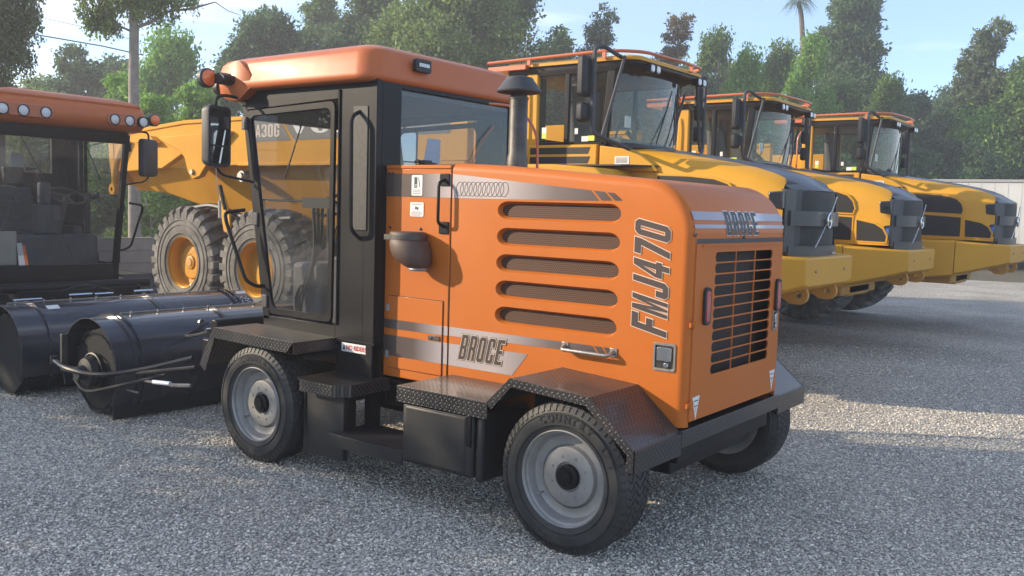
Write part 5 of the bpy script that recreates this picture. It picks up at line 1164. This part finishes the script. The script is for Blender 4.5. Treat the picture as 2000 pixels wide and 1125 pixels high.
LM = {'dark': leaf_mat('dark_leaves', (0.059, 0.108, 0.052), (0.106, 0.177, 0.080), (0.177, 0.262, 0.110)),
      'mid': leaf_mat('green_leaves', (0.080, 0.139, 0.041), (0.136, 0.224, 0.065), (0.208, 0.317, 0.088)),
      'light': leaf_mat('light_leaves', (0.127, 0.243, 0.054), (0.208, 0.373, 0.081), (0.319, 0.522, 0.121), .45),
      'olive': leaf_mat('olive_leaves', (0.094, 0.145, 0.050), (0.171, 0.241, 0.080), (0.283, 0.373, 0.130)),
      'brown': leaf_mat('reddish_leaves', (0.112, 0.084, 0.047), (0.191, 0.149, 0.081), (0.271, 0.243, 0.121)),
      'grey': leaf_mat('grey_green_leaves', (0.072, 0.102, 0.051), (0.136, 0.177, 0.088), (0.240, 0.288, 0.149))}
M['bark'] = mat('bark', (.085, .07, .055), .9, dirt=(.16, .14, .11), vscale=5, bump=.5, bscale=12)
M['bark_pale'] = mat('pale_bark', (.16, .14, .12), .85, dirt=(.26, .24, .20), vscale=4, bump=.3, bscale=12)
def leaves(name, parent, blobs, n, size, mt, seed, droop=0, aspect=2.2, origin=(0, 0, 0)):
    """blobs: (cx,cy,cz,rx,ry,rz,weight) relative to origin; many small pointed leaves in clumps"""
    rs = np.random.RandomState(seed); w = np.array([b[6]*(b[3]*b[5]) for b in blobs]); w = w/w.sum(); B = np.array([b[:6] for b in blobs])
    nc = max(8, n//60); ci = rs.choice(len(blobs), nc, p=w); d = rs.normal(size=(nc, 3)); d /= np.linalg.norm(d, axis=1)[:, None]
    rr = (.45+.55*rs.rand(nc)**.5)[:, None]; cc = B[ci, :3]+d*rr*B[ci, 3:]; cs = (.10+.16*rs.rand(nc))*np.mean(B[ci, 3:], axis=1)+size*1.2
    k = rs.randint(0, nc, n); off = np.clip(rs.normal(size=(n, 3)), -1.7, 1.7)*cs[k][:, None]*np.array([.62, .62, .5 if not droop else 1.0])
    if droop: off[:, 2] -= np.abs(rs.normal(size=n))*droop*cs[k]
    P = cc[k]+off; S = size*(.6+.8*rs.rand(n))[:, None]
    a = rs.normal(size=(n, 3)); 
    if droop: a[:, 2] = -np.abs(a[:, 2])*2.2
    a /= np.linalg.norm(a, axis=1)[:, None]; b = np.cross(a, rs.normal(size=(n, 3))); b /= np.linalg.norm(b, axis=1)[:, None]
    A = a*S*.5*aspect**.5; Bv = b*S*.5/aspect**.5
    V = np.stack([P-A, P+Bv, P+A, P-Bv], 1).reshape(-1, 3); V[:, 2] = np.maximum(V[:, 2], .02)
    me = bpy.data.meshes.new(name); me.vertices.add(len(V)); me.vertices.foreach_set('co', V.ravel().astype(np.float32)); me.loops.add(n*4); me.loops.foreach_set('vertex_index', np.arange(n*4, dtype=np.int32))
    me.polygons.add(n); me.polygons.foreach_set('loop_start', np.arange(0, n*4, 4, dtype=np.int32)); me.update(calc_edges=True); me.materials.append(mt)
    o = bpy.data.objects.new(name, me); COL.objects.link(o); o.parent = parent; return o
def trunk(parent, h, r, seed, bark, limbs=7, lean=.04, spread=1.0, low=.35, ends=None):
    rg = random.Random(seed); m = MB(); P = []; x = y = 0
    for i in range(7):
        t = i/6; P.append((x, y, h*t)); x += rg.uniform(-1, 1)*lean*h/6; y += rg.uniform(-1, 1)*lean*h/6
    m.tube(P, [r*(1.25 if i == 0 else 1)*(1-.75*i/6) for i in range(7)], 8)
    for k in range(limbs):
        t = rg.uniform(low, .92); i = min(5, int(t*6)); p = Vector(P[i]).lerp(Vector(P[i+1]), t*6-i); a = rg.uniform(0, 2*PI); L_ = spread*rg.uniform(.5, 1)*(1.2-t)
        q = [p, p+Vector((math.cos(a)*L_*.4, math.sin(a)*L_*.4, L_*.25)), p+Vector((math.cos(a+.2)*L_*.75, math.sin(a+.2)*L_*.75, L_*.55)), p+Vector((math.cos(a+.1)*L_, math.sin(a+.1)*L_, L_*.95))]
        rr = r*(1-.75*t)*.55; m.tube(q, [rr, rr*.75, rr*.5, rr*.2], 6)
    for e in ends or []:
        p = Vector(e[0]); q = Vector(e[1]); mid = p.lerp(q, .5)+Vector((0, 0, -.1*(q-p).length)); m.tube([p, p.lerp(mid, .5)+Vector((0, 0, .05)), mid, q], [e[2], e[2]*.8, e[2]*.55, e[2]*.2], 6)
    return m.build('trunk', bark, parent, smooth=60)
def tree(u, vtop, vbot, wpx, d, kind, label, n=5200, size=.20, seed=0, shape='round', bark='bark', group='trees behind the yard', droop=0, cat='tree', name='tree', limbs=7, open_=.0):
    """a tree standing where photograph column u lies at depth d; vtop / vbot bound its crown, wpx its width there"""
    top = at(u, vtop, d); bot = at(u, vbot, d); base = Vector((top.x, top.y, 0)); g = max(-.05, hill(base.x, base.y)) if (base.xy-Vector((2.5, -3.7))).length > 28 else 0
    base.z = g-.1; H = top.z-base.z; cb = max(.2, bot.z-base.z); R = wpx*.56/1791.38*d
    global ORG
    r_ = root(name, tuple(base), label, cat, group); rg = random.Random(seed*7+1); ORG = Vector((0, 0, 0))
    blobs = []; ch = H-cb; nb = 15 if shape != 'cone' else 11
    if shape == 'cone':
        for k in range(nb): t = (k+.5)/nb; w = R*(1-t*.62)*rg.uniform(.75, 1.1); a = rg.uniform(0, 2*PI); blobs.append((math.cos(a)*w*.25, math.sin(a)*w*.25, cb+ch*t, w*.9, w*.9, ch/nb*.95, 1))
    else:
        for k in range(nb):
            a = 2.4*k+rg.uniform(-.4, .4); t = .06+.88*((k*.618+.3) % 1); q = math.sqrt(max(.05, 1-(2*t-1)**2)); w = R*rg.uniform(.28, .46); o = (R-w)*q*rg.uniform(.55, 1.0)
            blobs.append((math.cos(a)*o, math.sin(a)*o, cb+w*.6+(ch-w*1.2)*t, w, w, w*rg.uniform(.7, 1.1), 1))
        blobs.append((0, 0, H-R*.35 if ch > R else H-ch*.3, R*.42, R*.42, min(R, ch)*.36, 1.2)); blobs.append((RT.x*R*.62, RT.y*R*.62, cb+ch*.45, R*.38, R*.38, ch*.25, 1)); blobs.append((-RT.x*R*.62, -RT.y*R*.62, cb+ch*.5, R*.38, R*.38, ch*.25, 1))
    trunk(r_, H*.9, max(.06, R*.09), seed, M[bark], limbs, .05, R*1.1, max(.15, cb/H*.8))
    leaves('crown', r_, blobs, int(n*4.2), size*.60, LM[kind], seed+11, droop); return r_
T = tree
# far backdrop, left to right
T(40, 150, 400, 260, 34, 'olive', 'olive tree low at the left edge above the sweeper roof', 5200, .20, 1)
T(150, 95, 380, 150, 38, 'dark', 'dark bluish tree left of the tall bare trunk', 5600, .21, 2)
T(225, 110, 380, 120, 42, 'dark', 'small dark tree just behind the tall bare trunk', 4600, .22, 3)
T(335, 62, 400, 190, 36, 'light', 'light green tree right of the tall bare trunk', 7200, .20, 4, droop=.4)
T(420, 150, 400, 150, 34, 'olive', 'low olive tree over the dump bed, right of the light green tree', 5200, .20, 5)
T(520, 12, 330, 190, 40, 'dark', 'tall dark tree above the left end of the cab roof', 7600, .24, 6)
T(625, -12, 330, 130, 46, 'mid', 'green tree top peeping between two dark trees over the cab roof', 5600, .24, 7)
T(735, -40, 330, 200, 42, 'dark', 'dark broad tree above the middle of the cab roof', 8000, .25, 8)
T(900, -90, 330, 330, 36, 'olive', 'largest brownish green tree behind the cab and the exhaust stack', 13000, .22, 9)
T(1010, -60, 330, 200, 40, 'dark', 'dark tree behind the first dump truck roof', 7600, .22, 10)
T(1100, 62, 330, 90, 44, 'mid', 'small green tree above the rail of the first truck roof', 3600, .20, 11)
T(1182, 14, 330, 115, 40, 'grey', 'sparse grey tree above the first truck cab', 3600, .16, 12, bark='bark_pale')
T(1332, 28, 330, 100, 40, 'brown', 'thin reddish tree right of the first truck cab', 3000, .16, 13)
T(1262, 150, 360, 120, 42, 'olive', 'low tree seen through the first truck windscreen', 3600, .2, 14)
T(1400, 62, 370, 110, 44, 'mid', 'green tree with a rounded top above the second truck cab', 4800, .2, 15, droop=.3)
T(1465, 95, 370, 100, 40, 'light', 'pale green drooping tree above the second truck roof', 4600, .18, 16, droop=.6)
T(1530, 85, 370, 110, 44, 'mid', 'mid green tree left of the palm trunk', 4600, .2, 17, droop=.4)
T(1590, 72, 370, 95, 41, 'light', 'pale green willowy tree beside the palm trunk', 4600, .18, 18, droop=.7)
T(1675, -50, 250, 185, 48, 'dark', 'tall dark conifer, the highest tree at the right', 11000, .26, 19, shape='cone')
T(1640, 160, 380, 150, 44, 'mid', 'bushy green tree at the foot of the tall conifer', 5600, .22, 20)
T(1745, 145, 380, 90, 42, 'mid', 'drooping green tree against the right side of the tall conifer', 4600, .18, 21, droop=.9)
T(1790, 180, 380, 120, 50, 'dark', 'small dark tree right of the tall conifer', 4600, .24, 22)
T(1848, 222, 360, 110, 42, 'grey', 'round grey green bush tree above the third truck hood', 5600, .17, 23)
T(1870, 165, 380, 150, 56, 'dark', 'distant dark tree behind the round grey bush tree', 5200, .26, 24)
T(1950, 40, 300, 130, 42, 'grey', 'open airy tree at the upper right corner', 4200, .20, 25, limbs=12)
T(1990, 150, 380, 140, 50, 'dark', 'dark tree under the airy tree at the right edge', 5600, .24, 26)
T(1935, 205, 350, 190, 42, 'light', 'bright green drooping tree above the white trailer', 9500, .20, 27, droop=.6)
T(2090, 60, 400, 220, 40, 'mid', 'large tree just beyond the right edge of the view', 5600, .24, 28)
for i, (u, v, w, kd, lb) in enumerate([(1075, 120, 150, 'olive', 'hazy tree behind the small green tree'), (1160, 105, 150, 'mid', 'hazy tree behind the sparse grey tree'), (1250, 125, 150, 'olive', 'hazy tree between the grey tree and the reddish tree'), (1335, 110, 150, 'mid', 'hazy tree behind the reddish tree'), (1430, 115, 150, 'olive', 'hazy tree behind the second truck cab'), (1520, 120, 160, 'mid', 'hazy tree behind the palm trunk'), (1760, 235, 150, 'olive', 'hazy low tree behind the third truck cab'), (90, 150, 200, 'olive', 'hazy tree below the overhead cables'), (680, 40, 200, 'mid', 'hazy tree behind the dark pair over the cab roof')]):
    T(u, v, 380, w, 54, kd, lb, 3400, .30, 60+i)
# nearer shrubs on the left
for i, (u, vt, w, d, kd, lb) in enumerate([(160, 205, 110, 26, 'mid', 'shrub just above the middle of the left sweeper roof'), (235, 150, 130, 25, 'light', 'yellow green shrub at the foot of the tall bare trunk'), (300, 185, 110, 24, 'light', 'bright shrub right of the tall bare trunk, over the dump bed'),
        (385, 160, 130, 26, 'light', 'pale green shrub left of the beacon on the near roof'), (60, 240, 160, 24, 'olive', 'shrub seen through the left sweeper cab windows'), (330, 330, 200, 27, 'olive', 'dry shrub below the dump bed, above the rear wheels')]):
    T(u, vt, 520, w, d, kd, lb, 3600, .13, 40+i, cat='shrub', name='shrub', group='shrubs behind the dump bed')
# tall tree with the bare trunk at left
b = at(262, 300, 21); base = Vector((b.x, b.y, 0)); g_ = root('tree', tuple(base), 'tall tree with a bare straight trunk and thin leafy crown, upper left', 'tree', 'trees behind the yard'); ORG = Vector((0, 0, 0))
def rel(u, v, d=21): return tuple(at(u, v, d)-base)
m = MB(); m.tube([(0, 0, 0), rel(262, 250), rel(261, 150), rel(262, 60), rel(258, -30), rel(262, -130), rel(255, -230)], [.15, .13, .115, .105, .08, .06, .03], 10)
for p, q, r in (((263, 55), (330, 22), .045), ((330, 22), (420, 4), .03), ((258, 62), (205, 30), .03), ((205, 30), (180, 5), .02), ((262, 0), (330, -60), .04), ((258, -20), (180, -80), .04), ((258, -60), (240, -140), .03), ((420, 4), (470, 30), .012), ((330, 22), (345, 60), .010), ((205, 30), (165, 40), .010)): m.tube([rel(*p), rel((p[0]+q[0])/2, (p[1]+q[1])/2+4), rel(*q)], [r, r*.8, r*.5], 6)
m.build('trunk', M['bark_pale'], g_, smooth=60)
bl = []
for (u, v, rx, rz, w) in ((185, 10, 28, 40, 1), (215, 40, 26, 20, .8), (180, 45, 12, 16, .5), (250, -20, 50, 40, 1), (300, 10, 40, 18, 1), (340, 0, 36, 16, 1), (275, 35, 18, 10, .4), (395, -5, 30, 14, .6), (330, 35, 10, 14, .3), (200, -60, 50, 30, 1), (300, -60, 60, 30, 1)):
    c = rel(u, v); k = 21/1791.38; bl.append((c[0], c[1], c[2], rx*k, rx*k, rz*k, w))
leaves('crown', g_, bl, 16000, .06, LM['olive'], 91, .5)
# overhanging crown at the far left
b = at(-70, 300, 17); base = Vector((b.x, b.y, 0)); g_ = root('tree', tuple(base), 'leafy grey green tree hanging into the upper left corner', 'tree', 'trees behind the yard'); ORG = Vector((0, 0, 0))
def rel(u, v, d=17): return tuple(at(u, v, d)-base)
m = MB(); m.tube([(0, 0, 0), rel(-70, 200), rel(-60, 60), rel(-40, -100)], [.2, .16, .12, .06], 10)
for p, q, r in (((-65, 120), (10, 60), .05), ((-60, 60), (30, -20), .05), ((-68, 180), (0, 150), .04)): m.tube([rel(*p), rel((p[0]+q[0])/2, (p[1]+q[1])/2-6), rel(*q)], [r, r*.7, r*.3], 6)
m.build('trunk', M['bark'], g_, smooth=60); bl = []
for (u, v, rx, rz, w) in ((25, 15, 42, 40, 1.2), (-20, 60, 50, 50, 1), (45, 45, 30, 26, .8), (10, 110, 45, 36, 1), (-30, 160, 50, 40, 1), (20, -50, 60, 40, 1), (35, 90, 25, 16, .5)):
    c = rel(u, v); k = 17/1791.38; bl.append((c[0], c[1], c[2], rx*k, rx*k, rz*k, w))
leaves('crown', g_, bl, 22000, .05, LM['grey'], 92, .5)
# palm
b = at(1566, 300, 52); base = Vector((b.x, b.y, 0)); g_ = root('palm_tree', tuple(base), 'slender palm tree rising above the other trees, left of the tall conifer', 'palm tree'); ORG = Vector((0, 0, 0))
def rel(u, v, d=52): return tuple(at(u, v, d)-base)
m = MB(); m.tube([(0, 0, 0), rel(1567, 200), rel(1568, 80), rel(1565, 30), rel(1560, 4)], [.22, .18, .15, .14, .12], 8); m.build('trunk', M['bark'], g_)
m = MB(); rg = random.Random(5); c0 = Vector(rel(1560, 0))
for k in range(34):
    a = rg.uniform(0, 2*PI); e = rg.uniform(-.5, 1.1); L_ = rg.uniform(.8, 1.25); dr = Vector((math.cos(a)*math.cos(e), math.sin(a)*math.cos(e), math.sin(e))); p1 = c0+dr*L_*.55; p2 = c0+dr*L_+Vector((0, 0, -.45*L_)); sd = dr.cross(Vector((0, 0, 1))).normalized()
    for j in range(7):
        w = (j-3)*.09; m.add([c0+dr*.1, p1+sd*w*.8-Vector((0, 0, abs(w)*.3)), p2+sd*w*2.2-Vector((0, 0, abs(w)*1.2)), p1+sd*(w+.05)*.8-Vector((0, 0, abs(w)*.3))], [(0, 1, 2, 3)])
m.build('fronds', LM['dark'], g_, smooth=0)
# low scrub that fills the foot of the tree line
sb = bpy.data.objects.new('x', None); COL.objects.link(sb)
bl = []; rg = random.Random(77)
for i in range(90):
    u = -60+i*24; d = rg.uniform(30, 40)+(8 if u > 1650 else 0); v = rg.uniform(300, 380); p = at(u, v, d); k = d/1791.38; bl.append((p.x, p.y, max(.5, p.z-.3), 40*k, 40*k, rg.uniform(45, 75)*k, 1))
un = leaves('woodland_scrub', None, bl, 90000, .15, LM['dark'], 99); bpy.data.objects.remove(sb); tag(un, 'dark tangled scrub filling the foot of the tree line', 'scrub', kind='stuff')
# overhead wires
def wire(pts, r, label):
    m = MB(); P = [Vector(at(*p)) for p in pts]; m.tube(P, r, 5); o = m.build('overhead_wire', M['ink']); tag(o, label, 'wire', 'overhead wires'); return o
wire([(-60, 52, 30), (60, 66, 30.3), (200, 90, 30.8), (280, 108, 31)], .022, 'thicker sagging black cable crossing behind the tall bare trunk')
wire([(-60, 12, 30), (80, 34, 30.2), (160, 52, 30.5), (330, 96, 31)], .010, 'thin upper wire above the thicker cable')
# unseen trees added on the sun side to cast shade over the foreground gravel
for i, (x, y, h, r, lb) in enumerate([(-13.4, -7.2, 6.4, 2.6, 'unseen shade tree added left of the view, farthest along'), (-11.2, -10.2, 6.3, 2.7, 'unseen shade tree added left of the view, second along'), (-9.0, -13.2, 6.0, 2.6, 'unseen shade tree added left of the view, third along'), (-6.6, -15.8, 6.0, 2.8, 'unseen shade tree added left of the view, nearest along')]):
    g_ = root('tree', (x, y, -.05), lb, 'tree', 'unseen shade trees added beside the yard'); ORG = Vector((0, 0, 0)); rg = random.Random(i+300); bl = []
    for k in range(12): a = rg.uniform(0, 2*PI); q = rg.uniform(.2, .8); bl.append((math.cos(a)*r*q, math.sin(a)*r*q, 1.2+(h-2)*rg.random(), r*.45, r*.45, .8, 1))
    trunk(g_, h*.9, .15, i+50, M['bark'], 6, .04, 1.5, .3); leaves('crown', g_, bl, 13000, .15, LM['mid'], 400+i)
# ================================================================== air between here and the trees
m = MB(); m.box(-110, 90, -60, 120, -1.2, 34); hz = m.build('haze', None or bpy.data.materials.new('haze_air'), smooth=0)
hm = hz.data.materials[0]; n_, l_ = nodes(hm); n_.clear(); o_ = n_.new('ShaderNodeOutputMaterial'); pv = n_.new('ShaderNodeVolumePrincipled')
pv.inputs['Color'].default_value = (.94, .95, 1, 1); pv.inputs['Density'].default_value = .0028; pv.inputs['Anisotropy'].default_value = .35; l_.new(pv.outputs[0], o_.inputs['Volume'])
tag(hz, 'thin pale haze hanging in the air over the yard', 'haze', kind='stuff')
SC.cycles.volume_bounces = 1; SC.cycles.volume_step_rate = 4
